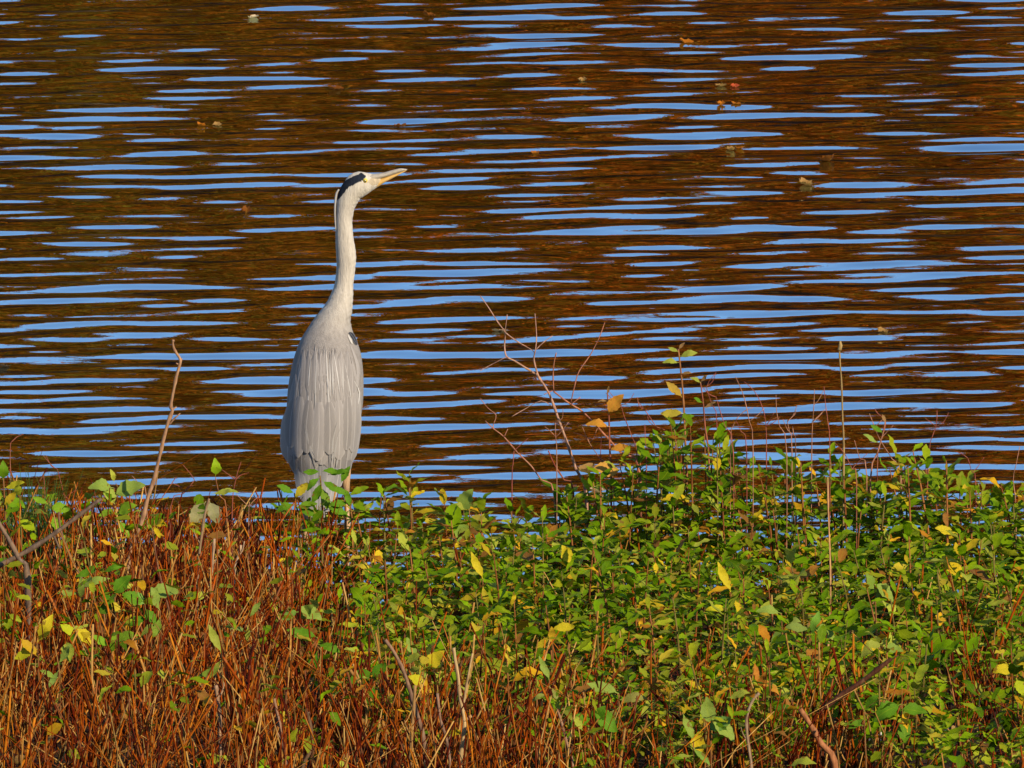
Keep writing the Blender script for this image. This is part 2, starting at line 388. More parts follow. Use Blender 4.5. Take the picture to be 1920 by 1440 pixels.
neck = np.array((0.55, 0.485, 0.40)); back = np.array((0.275, 0.244, 0.220))
C = neck[None] * (1 - tt[:, None]) + back[None] * tt[:, None]
face = PX[:, 1] < 392
C[face] = (0.60, 0.53, 0.43)
C[in_poly(PX[:, 0], PX[:, 1], stripe)] = (0.018, 0.022, 0.032)
lore = in_poly(PX[:, 0], PX[:, 1], [(690, 350), (700, 341), (718, 343), (718, 354), (700, 358)]); C[lore] = (0.5, 0.4, 0.27)
body = link('body', mesh('body', V, F, M_PLUM, colr=C), heron)
# bill
def bill(name, top, bot, mat, wb):
    n = 16; ss = 10; V = []; F = []
    T = [Vector((*p, 0)) for p in top]; B_ = [Vector((*p, 0)) for p in bot]
    T = smooth_line(T, 5); B_ = smooth_line(B_, 5); n = len(T)
    for i in range(n):
        m_ = (T[i] + B_[i]) / 2; hh = (T[i] - B_[i]) / 2; wd = wb * (1 - i / (n - 1)) ** 0.8 + 0.0009
        for k_ in range(ss):
            a = 2 * math.pi * k_ / ss; q = m_ + hh * math.sin(a)
            p = hp(q.x, q.y, 0.060); p.y += wd * math.cos(a); V.append(p)
    for i in range(n - 1):
        for k_ in range(ss): F.append((i * ss + k_, i * ss + (k_ + 1) % ss, (i + 1) * ss + (k_ + 1) % ss, (i + 1) * ss + k_))
    F.append(tuple(range(ss))); F.append(tuple((n - 1) * ss + k_ for k_ in range(ss)))
    return link(name, mesh(name, V, F, mat), heron)
ub = bill('upper_bill', [(692, 338), (708, 337), (722, 335), (736, 331), (752, 327.5), (764.5, 329)], [(692, 352), (708, 348.3), (722, 344.3), (736, 339.5), (750, 335), (764.5, 330.5)], M_BILLU, 0.0125)
lb = bill('lower_bill', [(692, 352.2), (708, 348.6), (722, 344.6), (736, 339.8), (750, 335.2), (763, 330.8)], [(694, 369), (709, 362.5), (722, 354), (736, 346.5), (750, 339), (763, 332)], M_BILLL, 0.0105)
def sphere(r, n=12, m_=8):
    V = [(0, 0, r)]; F = []
    for i in range(1, m_):
        for k_ in range(n):
            V.append((r * math.sin(math.pi * i / m_) * math.cos(2 * math.pi * k_ / n), r * math.sin(math.pi * i / m_) * math.sin(2 * math.pi * k_ / n), r * math.cos(math.pi * i / m_)))
    V.append((0, 0, -r)); L = len(V) - 1
    for k_ in range(n):
        F.append((0, 1 + k_, 1 + (k_ + 1) % n)); F.append((L, L - n + (k_ + 1) % n, L - n + k_))
    for i in range(m_ - 2):
        for k_ in range(n): F.append((1 + i * n + k_, 1 + (i + 1) * n + k_, 1 + (i + 1) * n + (k_ + 1) % n, 1 + i * n + (k_ + 1) % n))
    return V, F
for s_ in (-1, 1):
    e_ = link('eye', mesh('eye', *sphere(0.0055), M_IRIS), heron); e_.location = hp(686.5, 347.5, 0.060 + s_ * 0.0185)
    p_ = link('pupil', mesh('pupil', *sphere(0.0028), M_PUPIL), e_); p_.location = (0.0004, s_ * 0.0036, 0)
# feathers: blades that follow the back
zs = RD[:, 1]
def back_pt(px, py, lift=0.0):            # point on the camera side of the body
    pyc = min(py, 884.0)
    sel = RD[RD[:, 1] > 560]; o_ = np.argsort(sel[:, 1]); S = sel[o_]
    cx, r, dc, rd = (np.interp(pyc, S[:, 1], S[:, c_]) for c_ in (0, 2, 4, 5))
    if py > 860: r = max(r, 56)
    u = (px - cx) / r; uc = max(-0.985, min(0.985, u))
    d = dc - rd * math.sqrt(1 - uc * uc)
    if abs(u) > 0.985: d += (abs(u) - 0.985) * 0.25
    return hp(px, py, d - lift)
FC = [0]
def feather(name, path, width, color, lift0=0.001, lift1=0.006, tip=0.45, parent=heron, n=9, pw=0.5, m_=4, base=0.35, grow=2.0):
    FC[0] += 1; lift0 += FC[0] * 0.000012; lift1 += FC[0] * 0.000012
    P_ = smooth_line([Vector((x, y, 0)) for x, y in path], 4); N = len(P_); V = []; UV = []; F = []
    for i, p in enumerate(P_):
        s_ = i / (N - 1); tg = (P_[min(i + 1, N - 1)] - P_[max(i - 1, 0)]).normalized(); nn = Vector((tg.y, -tg.x, 0))
        wd = width * min(1, base + s_ * grow) * (1 if s_ < 1 - tip else max(0.04, (1 - ((s_ - 1 + tip) / tip) ** 2)) ** pw)
        for j in range(m_ + 1):
            v_ = j / m_ - 0.5; q = p + nn * wd * v_
            V.append(back_pt(q.x, q.y, lift0 + (lift1 - lift0) * s_ + min(0.0016, width * 0.00006) * (1 - (2 * v_) ** 2))); UV.append((s_, j / m_))
    for i in range(N - 1):
        for j in range(m_): b_ = i * (m_ + 1) + j; F.append((b_, b_ + 1, b_ + m_ + 2, b_ + m_ + 1))
    return link(name, mesh(name, V, F, M_FEA, uv=UV), parent, color)
fr_ = random.Random(9)
def grey(b): return (0.275 * b, 0.245 * b, 0.222 * b)
# tail, long pale grey feathers
for x0, y0, x1, y1, wd in [(557, 846, 568, 916, 20), (566, 846, 575, 932, 22), (576, 850, 584, 946, 24), (590, 850, 592, 964, 24), (602, 852, 600, 966, 24), (616, 850, 610, 952, 24), (630, 848, 620, 930, 22), (640, 846, 632, 905, 20)]:
    feather('tail_feather', [(x0, y0), ((x0 + x1) / 2 + 1, (y0 + y1) / 2), (x1, y1)], wd, tuple(np.array((0.275, 0.26, 0.25)) * fr_.uniform(0.8, 1.15)), 0.001, 0.012, 0.25)
# folded flight feathers and tertials
for x0, y0, x1, y1, wd, b in [(549, 760, 541, 862, 30, 1.02), (558, 750, 554, 874, 26, 0.74), (572, 752, 569, 886, 28, 0.66), (589, 756, 585, 874, 34, 0.95), (606, 758, 604, 858, 36, 1.05),
                              (624, 756, 622, 868, 34, 0.98), (641, 752, 638, 884, 30, 0.74), (656, 744, 648, 888, 24, 0.68), (668, 740, 658, 866, 22, 1.02)]:
    feather('wing_feather', [(x0, y0), (x0 * .6 + x1 * .4 - (4 if x0 < 600 else -3), y0 * .5 + y1 * .5), (x1, y1)], wd, grey(b * 1.08), 0.0008, 0.0055, 0.3)
feather('wing_feather', [(556, 838), (559, 862), (564, 884)], 9, (0.05, 0.05, 0.06), 0.0005, 0.004, 0.5)
feather('wing_feather', [(655, 840), (653, 866), (649, 890)], 8, (0.06, 0.06, 0.07), 0.0005, 0.004, 0.5)
for i in range(52):                       # smaller coverts, overlapping rows
    row = i // 9; y0 = 655 + row * 22; f = (i % 9 + 0.5 * (row % 2) + 0.25) / 9.2
    hw = np.interp(y0, [640, 700, 760, 800], [48, 64, 68, 66]); cx = np.interp(y0, [640, 700, 760, 800], [617, 614, 610, 606])
    x0 = cx + (f * 2 - 1) * hw * 0.92 + fr_.uniform(-3, 3); L_ = fr_.uniform(52, 74)
    x1 = x0 + (x0 - cx) * 0.05 + fr_.uniform(-2, 2); hw1 = np.interp(y0 + L_, [640, 700, 760, 800, 860], [48, 66, 70, 68, 62])
    x1 = max(cx - hw1, min(cx + hw1 - 2, x1))
    feather('covert_feather', [(x0, y0), ((x0 + x1) / 2, y0 + L_ / 2), (x1, y0 + L_)], fr_.uniform(20, 27), grey(fr_.uniform(0.9, 1.06)), 0.0002, 0.0018, 0.7, m_=4, base=0.05, pw=0.7, grow=1.3)
for i in range(95):                       # long thin whitish plumes hanging over the back
    x0 = fr_.gauss(611, 30); y0 = fr_.uniform(640, 785); L_ = fr_.uniform(50, 120); bright = i % 3 == 0
    if x0 < 556 or x0 > 668: continue
    sw = (x0 - 608) * fr_.uniform(0.05, 0.4) + fr_.uniform(-4, 14); x1 = x0 + sw; y1 = min(y0 + L_, 862)
    if x1 < 545: x1 = 545
    if x1 > 672: x1 = 672
    feather('back_plume', [(x0, y0), (x0 + sw * 0.6, y0 + L_ * 0.5), (x1, y1)], fr_.uniform(1.4, 2.8) if bright else fr_.uniform(3, 7), tuple(np.array((0.50, 0.465, 0.425)) * fr_.uniform(0.85, 1.2)) if bright else grey(fr_.uniform(0.88, 1.28)), 0.0005, 0.0032 if bright else 0.0017, 0.6, m_=4, pw=1.0, base=0.03, grow=1.6)
for x0, y0, x1, y1, wd, b in [(553, 742, 545, 832, 24, 0.9), (566, 735, 560, 846, 26, 1.12), (582, 740, 577, 836, 28, 0.86), (600, 742, 597, 850, 28, 1.1), (619, 742, 619, 838, 28, 0.88), (637, 740, 637, 850, 26, 1.1), (653, 735, 651, 834, 24, 0.86), (667, 730, 663, 842, 20, 1.08)]:
    feather('wing_feather', [(x0, y0), ((x0 + x1) / 2 - (3 if x0 < 600 else -2), (y0 + y1) / 2), (x1, y1)], wd, grey(b), 0.0012, 0.0066, 0.35)
for i in range(9):                       # loose barbs at the lower back
    x0 = fr_.uniform(570, 655); y0 = fr_.uniform(770, 820); x1 = 612 + (x0 - 612) * 0.55
    feather('back_plume', [(x0, y0), ((x0 + x1) / 2 - 3, y0 + 35), (x1, min(y0 + fr_.uniform(55, 80), 872))], fr_.uniform(2.5, 5), (0.32, 0.295, 0.27), 0.0052, 0.0075, 0.6, m_=4, pw=1.0, base=0.03, grow=1.6)
feather('shoulder_patch', [(654, 630), (658, 637), (662, 646)], 4, (0.5, 0.46, 0.4), 0.001, 0.003, 0.5)
sp_ = feather('shoulder_patch', [(656, 627), (663, 636), (671, 651)], 6, (0.02, 0.024, 0.035), 0.003, 0.005, 0.6); sp_['label'] = 'black shoulder mark beside the white tuft'
# crest plume
def ribbon(name, path, r0, color, parent, depth):
    P_ = [hp(x, y, depth) for x, y in path]; P_ = smooth_line(P_, 4); n = len(P_)
    v, f = tube(P_, [r0 * (1 - 0.85 * abs(i / (n - 1) - 0.35)) for i in range(n)], 6)
    return link(name, mesh(name, v, f, M_FEA, uv=[(0.5, 0.3)] * len(v)), parent, color)
ribbon('crest_plume', [(637, 366), (632.5, 374), (630, 392), (629.5, 415), (631, 442)], 0.0027, (0.44, 0.41, 0.37), heron, 0.055)
ribbon('crest_plume', [(634, 372), (631, 385), (630, 405), (631, 425)], 0.0028, (0.05, 0.055, 0.07), heron, 0.058)
# legs
for s_, lx in ((0, 575), (1, 648)):
    hip = hp(lx, 880, 0.02); knee = hp(lx + (4 if s_ else -2), 985, -0.012); foot = hp(lx + (2 if s_ else 0), 1128, 0.010)
    th = link('thigh', mesh('thigh', *tube([hip, hip.lerp(knee, 0.25), hip.lerp(knee, 0.5)], [0.014, 0.010, 0.0068], 10), M_PLUM, colr=(0.42, 0.26, 0.14)), heron)
    lg = link('leg', mesh('leg', *tube([hip.lerp(knee, 0.3), hip.lerp(knee, 0.8), knee, knee.lerp(foot, 0.1), knee.lerp(foot, 0.9), foot], [0.0065, 0.006, 0.0085, 0.006, 0.0055, 0.007], 10), M_LEG), heron)
    for a, L_ in ((70, 0.075), (95, 0.085), (125, 0.07), (270, 0.06)):
        d_ = Vector((math.cos(R(a)), math.sin(R(a)), 0)); f_ = foot.copy()
        link('toe', mesh('toe', *tube([f_, f_ + d_ * L_ * 0.5 + Vector((0, 0, 0.004)), f_ + d_ * L_ + Vector((0, 0, -0.002))], [0.005, 0.004, 0.0015], 6), M_LEG), lg)

# ------------------------------------------------------------------ leaf meshes (length 1 along +X)
def leaf_geo(kind, seed):
    r = random.Random(seed); n = 10; V = []; UV = []; F = []
    wid = {'lance': 0.145, 'oval': 0.20, 'broad': 0.29}[kind]; pk = {'lance': 0.48, 'oval': 0.52, 'broad': 0.42}[kind]
    droop = r.uniform(0.05, 0.32); fold = r.uniform(0.08, 0.45); tw = r.uniform(-0.35, 0.35); side = r.uniform(-0.12, 0.12)
    for i in range(n + 1):
        s_ = i / n; x = 0.1 + 0.9 * s_
        t_ = (s_ / pk) if s_ < pk else (1 - s_) / (1 - pk)
        wd = wid * math.sin(min(1, t_) * math.pi / 2) ** (0.85) * 1.0 + (0.012 if s_ in (0, 1) else 0)
        if 0 < i < n: wd *= 1 + (0.09 if i % 2 else -0.07)      # toothed edge
        zc = -droop * s_ * s_ + 0.06 * math.sin(s_ * 5 + seed)
        a = tw * s_
        for j, v_ in enumerate((-1, 0, 1)):
            yy = v_ * wd; zz = abs(v_) * wd * fold + (0.03 * math.sin(s_ * 14 + seed * v_) if v_ else 0)
            V.append((x, yy * math.cos(a) - zz * math.sin(a) + side * s_ * s_, zc + yy * math.sin(a) + zz * math.cos(a))); UV.append((s_, 0.5 + 0.5 * v_))
    for i in range(n):
        b_ = i * 3; F += [(b_, b_ + 3, b_ + 4, b_ + 1), (b_ + 1, b_ + 4, b_ + 5, b_ + 2)]
    o_ = len(V)                           # leaf stalk
    V += [(0, -0.012, 0), (0, 0.012, 0), (0.13, 0.012, 0), (0.13, -0.012, 0)]; UV += [(0, 0.5)] * 4; F.append((o_, o_ + 1, o_ + 2, o_ + 3))
    return np.array(V), F, np.array(UV)
LG = {k_: [leaf_geo(k_, i + 1) for i in range(5)] for k_ in ('lance', 'oval', 'broad')}
LM = {k_: [mesh('leaf', v, f, M_LEAF, uv=uv) for v, f, uv in g] for k_, g in LG.items()}
GREENS = [(0.125, 0.215, 0.001), (0.155, 0.25, 0.001), (0.20, 0.275, 0.003), (0.08, 0.15, 0.001), (0.25, 0.295, 0.008), (0.13, 0.23, 0.001), (0.175, 0.265, 0.002)]
OLIVES = [(0.30, 0.31, 0.02), (0.35, 0.35, 0.045), (0.26, 0.26, 0.01)]
YELLOWS = [(0.55, 0.36, 0.015), (0.48, 0.34, 0.03), (0.6, 0.30, 0.012)]
ORANGES = [(0.46, 0.17, 0.015), (0.36, 0.14, 0.025), (0.3, 0.12, 0.03)]
def leaf_colour(r, gy):                   # gy: share of green, the rest is turning
    u = r.random()
    if u < gy: c_ = r.choice(GREENS)
    elif u < gy + (1 - gy) * 0.62: c_ = r.choice(OLIVES)
    elif u < gy + (1 - gy) * 0.88: c_ = r.choice(YELLOWS)
    else: c_ = r.choice(ORANGES)
    b_ = r.uniform(0.6, 1.18); return tuple(v * b_ for v in c_)
# ------------------------------------------------------------------ where green grows and how high (from the photo, by ground position)
OX = [0, 60, 120, 200, 240, 300, 400, 480, 520, 560, 620, 700, 740, 790, 840, 900, 1000, 1050, 1100, 1150, 1200, 1240, 1290, 1330, 1380, 1440, 1520, 1560, 1600, 1660, 1720, 1760, 1800, 1860, 1920]
OY = [885, 890, 925, 905, 900, 930, 935, 930, 905, 890, 885, 890, 870, 885, 935, 945, 955, 930, 915, 875, 860, 820, 795, 805, 850, 870, 860, 850, 890, 905, 845, 845, 900, 915, 905]
def outline(px): return float(np.interp(px, OX, OY))
def greenness(px, py):
    xb = np.interp(py, [900, 960, 1000, 1050, 1100, 1150, 1200, 1250, 1300, 1350, 1440], [500, 540, 600, 635, 600, 590, 650, 740, 900, 1030, 1150])
    g = max(0.0, min(1.0, (px - xb) / 170 + 0.5))
    if 1270 < px < 1640 and 1315 < py < 1405: g *= 0.22
    if py > 1275 and px < 1280: g *= 0.6
    if 1780 < px < 1870 and 1160 < py < 1290: g *= 0.35
    if px < 300 and py < 960: g = max(g, 0.3)
    return max(g, 0.09)
def h_limit(x, y, z0, jit):
    px, py = proj(x, y, z0 + 0.2); oy = outline(px) + jit
    return at(px, oy, y).z - z0
LANDMARKS = [((607, 960), 'the heron'), ((1075, 930), 'the forked bare twig'), ((1146, 890), 'the withered orange leaved plant'), ((1285, 860), 'the yellowing seedling'), ((1580, 870), 'the tall bud stalk'),
  ((1555, 1060), 'the slender tan stalk'), ((1610, 1280), 'the dark broken branch'), ((865, 1330), 'the pale forked stalk'), ((290, 930), 'the tall bare twig'), ((110, 1000), 'the slanting grey branch'), ((388, 960), 'the wilted grey leaf'),
  ((218, 940), 'the broad leaved young plant'), ((1405, 1380), 'the bent grey stalk'), ((1065, 1390), 'the lone greyish stalk'), ((525, 1380), 'the grey pink stalk'), ((408, 1310), 'the cut stalk stump'), ((1740, 880), 'the shrub crest over the water'), ((50, 920), 'the grass tuft')]
def near(px, py): return min(LANDMARKS, key=lambda q: (q[0][0] - px) ** 2 + (q[0][1] - py) ** 2)[1]
# ------------------------------------------------------------------ leafy shoots
STEMV = []
for i in range(6):
    r = random.Random(40 + i); bx, by = r.uniform(-0.16, 0.16), r.uniform(-0.16, 0.16)
    pts = [(bx * s * s, by * s * s, s) for s in np.linspace(-0.12, 1, 6)]
    v, f = tube(pts, [0.012, 0.011, 0.010, 0.009, 0.007, 0.004], 5); STEMV.append(((bx, by), mesh('stem', v, f, M_STEM)))
def leaf_matrix(p, az, el, roll, s):
    return Matrix.Translation(p) @ Euler((roll, -el, az), 'ZYX').to_matrix().to_4x4() if False else \
        Matrix.Translation(p) @ Matrix.Rotation(az, 4, 'Z') @ Matrix.Rotation(-el, 4, 'Y') @ Matrix.Rotation(roll, 4, 'X') @ Matrix.Scale(s, 4)
def shoot_leaves(r, h, bend, nl, size, kind):
    out = []; az = r.uniform(0, 6.28)
    for i in range(nl):
        s_ = 0.22 + 0.78 * (i + 0.5) / nl; az += 2.4 + r.uniform(-0.3, 0.3)
        el = R(-12) + R(62) * max(0, (s_ - 0.45) / 0.55) ** 1.4 + r.uniform(-0.28, 0.28)
        L_ = size * r.choice((r.uniform(0.55, 0.85), r.uniform(0.8, 1.15), r.uniform(0.9, 1.4))) * (1 if s_ < 0.85 else 0.72)
        out.append((Vector((bend[0] * s_ * s_ * h, bend[1] * s_ * s_ * h, s_ * h)), az, el, r.uniform(-0.5, 0.5), L_, r.randrange(5)))
    return out
SHOOT_LABEL = {'green': 'leafy green shoot of the low shrub near ', 'turning': 'leafy shoot turning olive and yellow near ', 'sparse': 'small sparse leafy shoot among brown stems near '}
def leafy_shoot(r, x, y, h, nl, size, gy, cls, kind='oval', z0=None, parent_name='leafy_shoot'):
    z0 = gzf(x, y) if z0 is None else z0
    e = empty(parent_name, (x, y, z0)); bi = r.randrange(6); bend, sm = STEMV[bi]
    lm = near(*proj(x, y, z0 + h * 0.7)); tag(e, SHOOT_LABEL[cls] + lm, 'shoot', cls + ' shoots near ' + lm)
    st = link('stem', sm, e, r.choice([(0.2, 0.07, 0.02), (0.16, 0.12, 0.03), (0.26, 0.1, 0.03)])); thick = r.uniform(0.22, 0.34); st.scale = (h, h, h) if h < thick else (thick, thick, h)
    if h >= thick: bend = (bend[0] * thick / h, bend[1] * thick / h)
    for p, az, el, ro, L_, vi in shoot_leaves(r, h, bend, nl, size, kind):
        lf = link('leaf', LM[kind][vi], e, leaf_colour(r, gy)); lf.matrix_local = leaf_matrix(p, az, el, ro, L_)
    return e
r = random.Random(77); cnt = 0; tries = 0; spots = []
while cnt < 285 and tries < 40000:
    tries += 1
    y = 23.7 + (27.40 - 23.7) * r.random() ** 0.85; x = r.uniform(-1.3, 1.3)
    if cnt < 85: y = r.uniform(27.0, 27.40); x = r.uniform(0.1, 1.25)
    if y > shore(x) + 0.02: continue
    z0 = gzf(x, y); px, py = proj(x, y, z0 + 0.2)
    if px < -30 or px > 1950 or py > 1470: continue
    g = greenness(px, py)
    if r.random() > g: continue
    if any((x - a) ** 2 + (y - b) ** 2 < 0.055 ** 2 for a, b in spots): continue
    if abs(px - 607) < 75 and y > 27.22: continue
    hmax = h_limit(x, y, z0, abs(r.gauss(0, 14 if cnt < 85 else 26)))
    edge = y > shore(x) - 0.45
    h = min(hmax, 0.46) if cnt < 85 or (edge and r.random() < 0.6) else min(hmax, r.uniform(0.19, 0.30))
    if h < 0.1: continue
    spots.append((x, y)); cnt += 1
    if g < 0.35: leafy_shoot(r, x, y, h, r.randint(5, 9), r.uniform(0.05, 0.07), 0.55, 'sparse', r.choice(['oval', 'lance', 'broad']))
    else:
        turn = r.random() < (0.45 if px < 1050 else 0.2) or py > 1230 and r.random() < 0.4
        leafy_shoot(r, x, y, h, r.randint(17, 24), r.uniform(0.052, 0.074), 0.25 if turn else 0.76, 'turning' if turn else 'green', r.choice(['oval', 'lance', 'oval']))
for px in (536, 556, 574, 590, 606, 622, 636, 650, 664, 678, 692, 706, 722, 738):      # shoots between the stubble and the heron's feet
    y = r.uniform(26.95, 27.22); top = 938 + r.uniform(-8, 30) - (22 if px > 690 else 0) + (14 if 570 < px < 640 else 0); p = at(px, top, y); z0 = gzf(p.x, y)
    leafy_shoot(r, p.x, y, p.z - z0, r.randint(14, 18), r.uniform(0.045, 0.06), 0.6, 'turning' if px % 3 == 0 else 'green', r.choice(['oval', 'lance']))
# ------------------------------------------------------------------ the leaf mass below and beyond the single shoots
def leaf_mass(name, items, label):        # items: matrix, kind, variant, colour
    Vs = []; Fs = []; Us = []; Cs = []; off = 0
    for M_, kd, vi, c_ in items:
        v, f, uv = LG[kd][vi]; A = np.array(M_)
        Vs.append(v @ A[:3, :3].T + A[:3, 3]); Us.append(uv); Cs.append(np.tile(c_, (len(v), 1)))
        Fs.append(np.array(f) + off); off += len(v)
    o = link(name, mesh(name, np.vstack(Vs), np.vstack(Fs), M_LEAF_S, uv=np.vstack(Us), colr=np.vstack(Cs)))
    return tag(o, label, 'leaves', kind='stuff')
items = []; n = 0; tries = 0
while n < 620 and tries < 60000:
    tries += 1
    y = r.uniform(22.9, 27.40); x = r.uniform(-2.7, 2.7)
    if y > shore(x): continue
    z0 = gzf(x, y); px, py = proj(x, y, z0 + 0.2); g = greenness(min(max(px, 0), 1920), min(py, 1440))
    inside = -20 < px < 1940 and py < 1440
    if g < 0.3 or r.random() > g: continue
    if abs(px - 607) < 75 and y > 27.22: continue
    h = min(h_limit(x, y, z0, abs(r.gauss(25, 25))), r.uniform(0.15, 0.26) if inside else r.uniform(0.18, 0.32))
    if h < 0.08: continue
    n += 1
    for p, az, el, ro, L_, vi in shoot_leaves(r, h, (0.1 * r.uniform(-1, 1), 0.1 * r.uniform(-1, 1)), 13, 0.05, 'oval'):
        items.append((leaf_matrix(p + Vector((x, y, z0)), az, el, ro, L_), r.choice(['oval', 'lance']), vi, leaf_colour(r, 0.62)))
k_ = 0
while k_ < 850:
    x, y = r.uniform(-2.7, 0.6), r.uniform(23.2, 27.9); z0 = gzf(x, y); px, py = proj(x, y, z0 + 0.2); hl = h_limit(x, y, z0, r.uniform(5, 60))
    if y > shore(x) or hl < 0.06 or greenness(min(max(px, 0), 1920), min(py, 1440)) > 0.5: continue
    if math.sin(x * 4.1 + y) * math.sin(y * 3.3 - x) < -0.1 and r.random() < 0.8: continue
    k_ += 1; zz = min(hl, r.uniform(0.1, 0.3))
    for j in range(r.randint(1, 3)):
        items.append((leaf_matrix(Vector((x, y, z0 + zz - 0.02 * j)), r.uniform(0, 6.28), r.uniform(-0.6, 0.7), r.uniform(-0.8, 0.8), r.uniform(0.022, 0.05)), r.choice(['oval', 'broad', 'lance']), r.randrange(5), leaf_colour(r, 0.4)))
leaf_mass('undergrowth', items, 'dense green undergrowth leaves between the shoots on the bank')
items = []
for i in range(2600):                     # dry fallen leaves on the soil and caught between the stems
    x, y = r.uniform(-2.7, 2.7), r.uniform(22.8, 27.45); z0 = gzf(x, y)
    c_ = r.choice([(0.26, 0.12, 0.04), (0.2, 0.08, 0.025), (0.3, 0.15, 0.05), (0.3, 0.10, 0.015), (0.10, 0.035, 0.012), (0.36, 0.2, 0.08)])
    items.append((leaf_matrix(Vector((x, y, z0 + abs(r.gauss(0.01, 0.035)))), r.uniform(0, 6.28), r.uniform(-0.6, 0.6), r.uniform(-1.2, 1.2), r.uniform(0.03, 0.06)), r.choice(['oval', 'lance', 'broad']), r.randrange(5), c_))
tag(leaf_mass('leaf_litter', items, 'dry brown fallen leaves lying between the stems on the bank'), cat='leaf litter')

# ------------------------------------------------------------------ dry stems: 290 single ones, the thicket behind them as one mass
STC = [(0.26, 0.045, 0.002), (0.11, 0.010, 0.001), (0.33, 0.078, 0.003), (0.40, 0.13, 0.008), (0.055, 0.007, 0.002), (0.28, 0.05, 0.002), (0.46, 0.26, 0.07), (0.36, 0.17, 0.035), (0.16, 0.024, 0.002), (0.075, 0.010, 0.002), (0.24, 0.055, 0.003)]
STN = ['red brown', 'dark red', 'orange brown', 'golden brown', 'blackish red', 'red brown', 'pale tan', 'grey brown', 'red brown', 'dark red', 'red brown']
DS = []
for i in range(10):
    q_ = random.Random(300 + i); bx, by = q_.uniform(-0.25, 0.25), q_.uniform(-0.25, 0.25); wv = q_.uniform(0.01, 0.04)
    pts = [(bx * s * s + wv * math.sin(s * 6 + i), by * s * s + wv * math.cos(s * 5 + i), s) for s in np.linspace(-0.06, 1, 7)]
    parts = [tube(pts, [0.0125, 0.012, 0.0115, 0.011, 0.010, 0.0095, 0.008], 5)]
    if i % 3 == 0:
        b_ = Vector(pts[4]); parts.append(tube([b_, b_ + Vector((0.07 * (1 if i % 2 else -1), 0.03, 0.12)), b_ + Vector((0.10 * (1 if i % 2 else -1), 0.04, 0.26))], [0.007, 0.006, 0.004], 4))
    v, f = join(parts); DS.append(mesh('dry_stem', v, f, M_STEM))
cnt = 0
while cnt < 285:
    y = r.uniform(23.8, 27.85); x = r.uniform(-1.25, 1.25); z0 = gzf(x, y); px, py = proj(x, y, z0 + 0.15)
    if not (0 < px < 1920 and py < 1440): continue
    g = greenness(px, py)
    if r.random() < g * 0.97: continue
    if y > shore(x) - 0.02: continue
    h = min(r.uniform(0.16, 0.33), h_limit(x, y, z0, r.gauss(12, 22)))
    if h < 0.08: continue
    cnt += 1; ci = r.randrange(len(STC)); o = link('dry_twig', DS[r.randrange(10)], None, tuple(np.array(STC[ci]) * r.uniform(0.7, 1.1)))
    o.location = (x, y, z0); o.rotation_euler = (r.gauss(0, 0.16), r.gauss(0, 0.2), r.uniform(0, 6.28)); th_ = r.uniform(0.13, 0.28); o.scale = (th_, th_, h)
    lm = near(*proj(x, y, z0 + h * 0.7)); cn = STN[ci]; tag(o, 'dry %s cut twig standing in the stubble near %s' % (cn, lm), 'twig', '%s twigs near %s' % (cn, lm))
def stem_mass(name, n_, region, label):
    Vs = []; Cs = []; base = []; cntm = 0; SD = 4; NP = 4
    while cntm < n_:
        y = r.uniform(region[2], region[3]); x = r.uniform(region[0], region[1])
        if y > shore(x) - 0.01: continue
        z0 = gzf(x, y); px, py = proj(x, y, z0 + 0.12); g = greenness(min(max(px, 0), 1920), min(max(py, 900), 1440))
        if r.random() < g * 0.82: continue
        if math.sin(x * 9 + 1.3 * math.sin(y * 7)) * math.sin(y * 8 + x * 3) < -0.45 and r.random() < 0.75: continue
        h = r.uniform(0.10, 0.29) * (0.8 if g > 0.5 else 1.0)
        h = min(h, h_limit(x, y, z0, abs(r.gauss(18, 25))))
        if h < 0.05: continue
        cntm += 1
        lean = 0.2 if r.random() < 0.72 else 0.8
        dx, dy = r.gauss(0, lean) * h, r.gauss(0, lean) * h; bx, by = r.gauss(0, 0.1) * h, r.gauss(0, 0.1) * h
        r0 = r.choice([0.0012, 0.0016, 0.002, 0.0026]) * r.uniform(0.85, 1.2)
        if r.random() < 0.06: r0 *= 1.8
        for i in range(NP):
            s = i / (NP - 1); cx_, cy_, cz_ = x + dx * s + bx * math.sin(s * 3.1), y + dy * s + by * math.sin(s * 3.1), z0 - 0.01 + h * s
            rr = r0 * (1 - 0.35 * s)
            for k_ in range(SD):
                a = 2 * math.pi * k_ / SD + 0.4; Vs.append((cx_ + rr * math.cos(a), cy_ + rr * math.sin(a), cz_))
        c_ = r.choice(STC); b_ = r.uniform(0.5, 1.18); Cs.append((c_[0] * b_, c_[1] * b_, c_[2] * b_))
    V = np.array(Vs); C_ = np.repeat(np.array(Cs), NP * SD, 0); F = []
    for i in range(NP - 1):
        for k_ in range(SD): F.append((i * SD + k_, i * SD + (k_ + 1) % SD, (i + 1) * SD + (k_ + 1) % SD, (i + 1) * SD + k_))
    F.append(tuple((NP - 1) * SD + k_ for k_ in range(SD)))
    F = (np.array(F)[None] + (np.arange(n_) * NP * SD)[:, None, None]).reshape(-1, 4)
    return tag(link(name, mesh(name, V, F, M_STEM_S, colr=C_)), label, 'stems', kind='stuff')
stem_mass('stem_thicket', 10500, (-2.7, 2.7, 22.9, 27.95), 'thicket of thin reddish brown stems covering the bank')

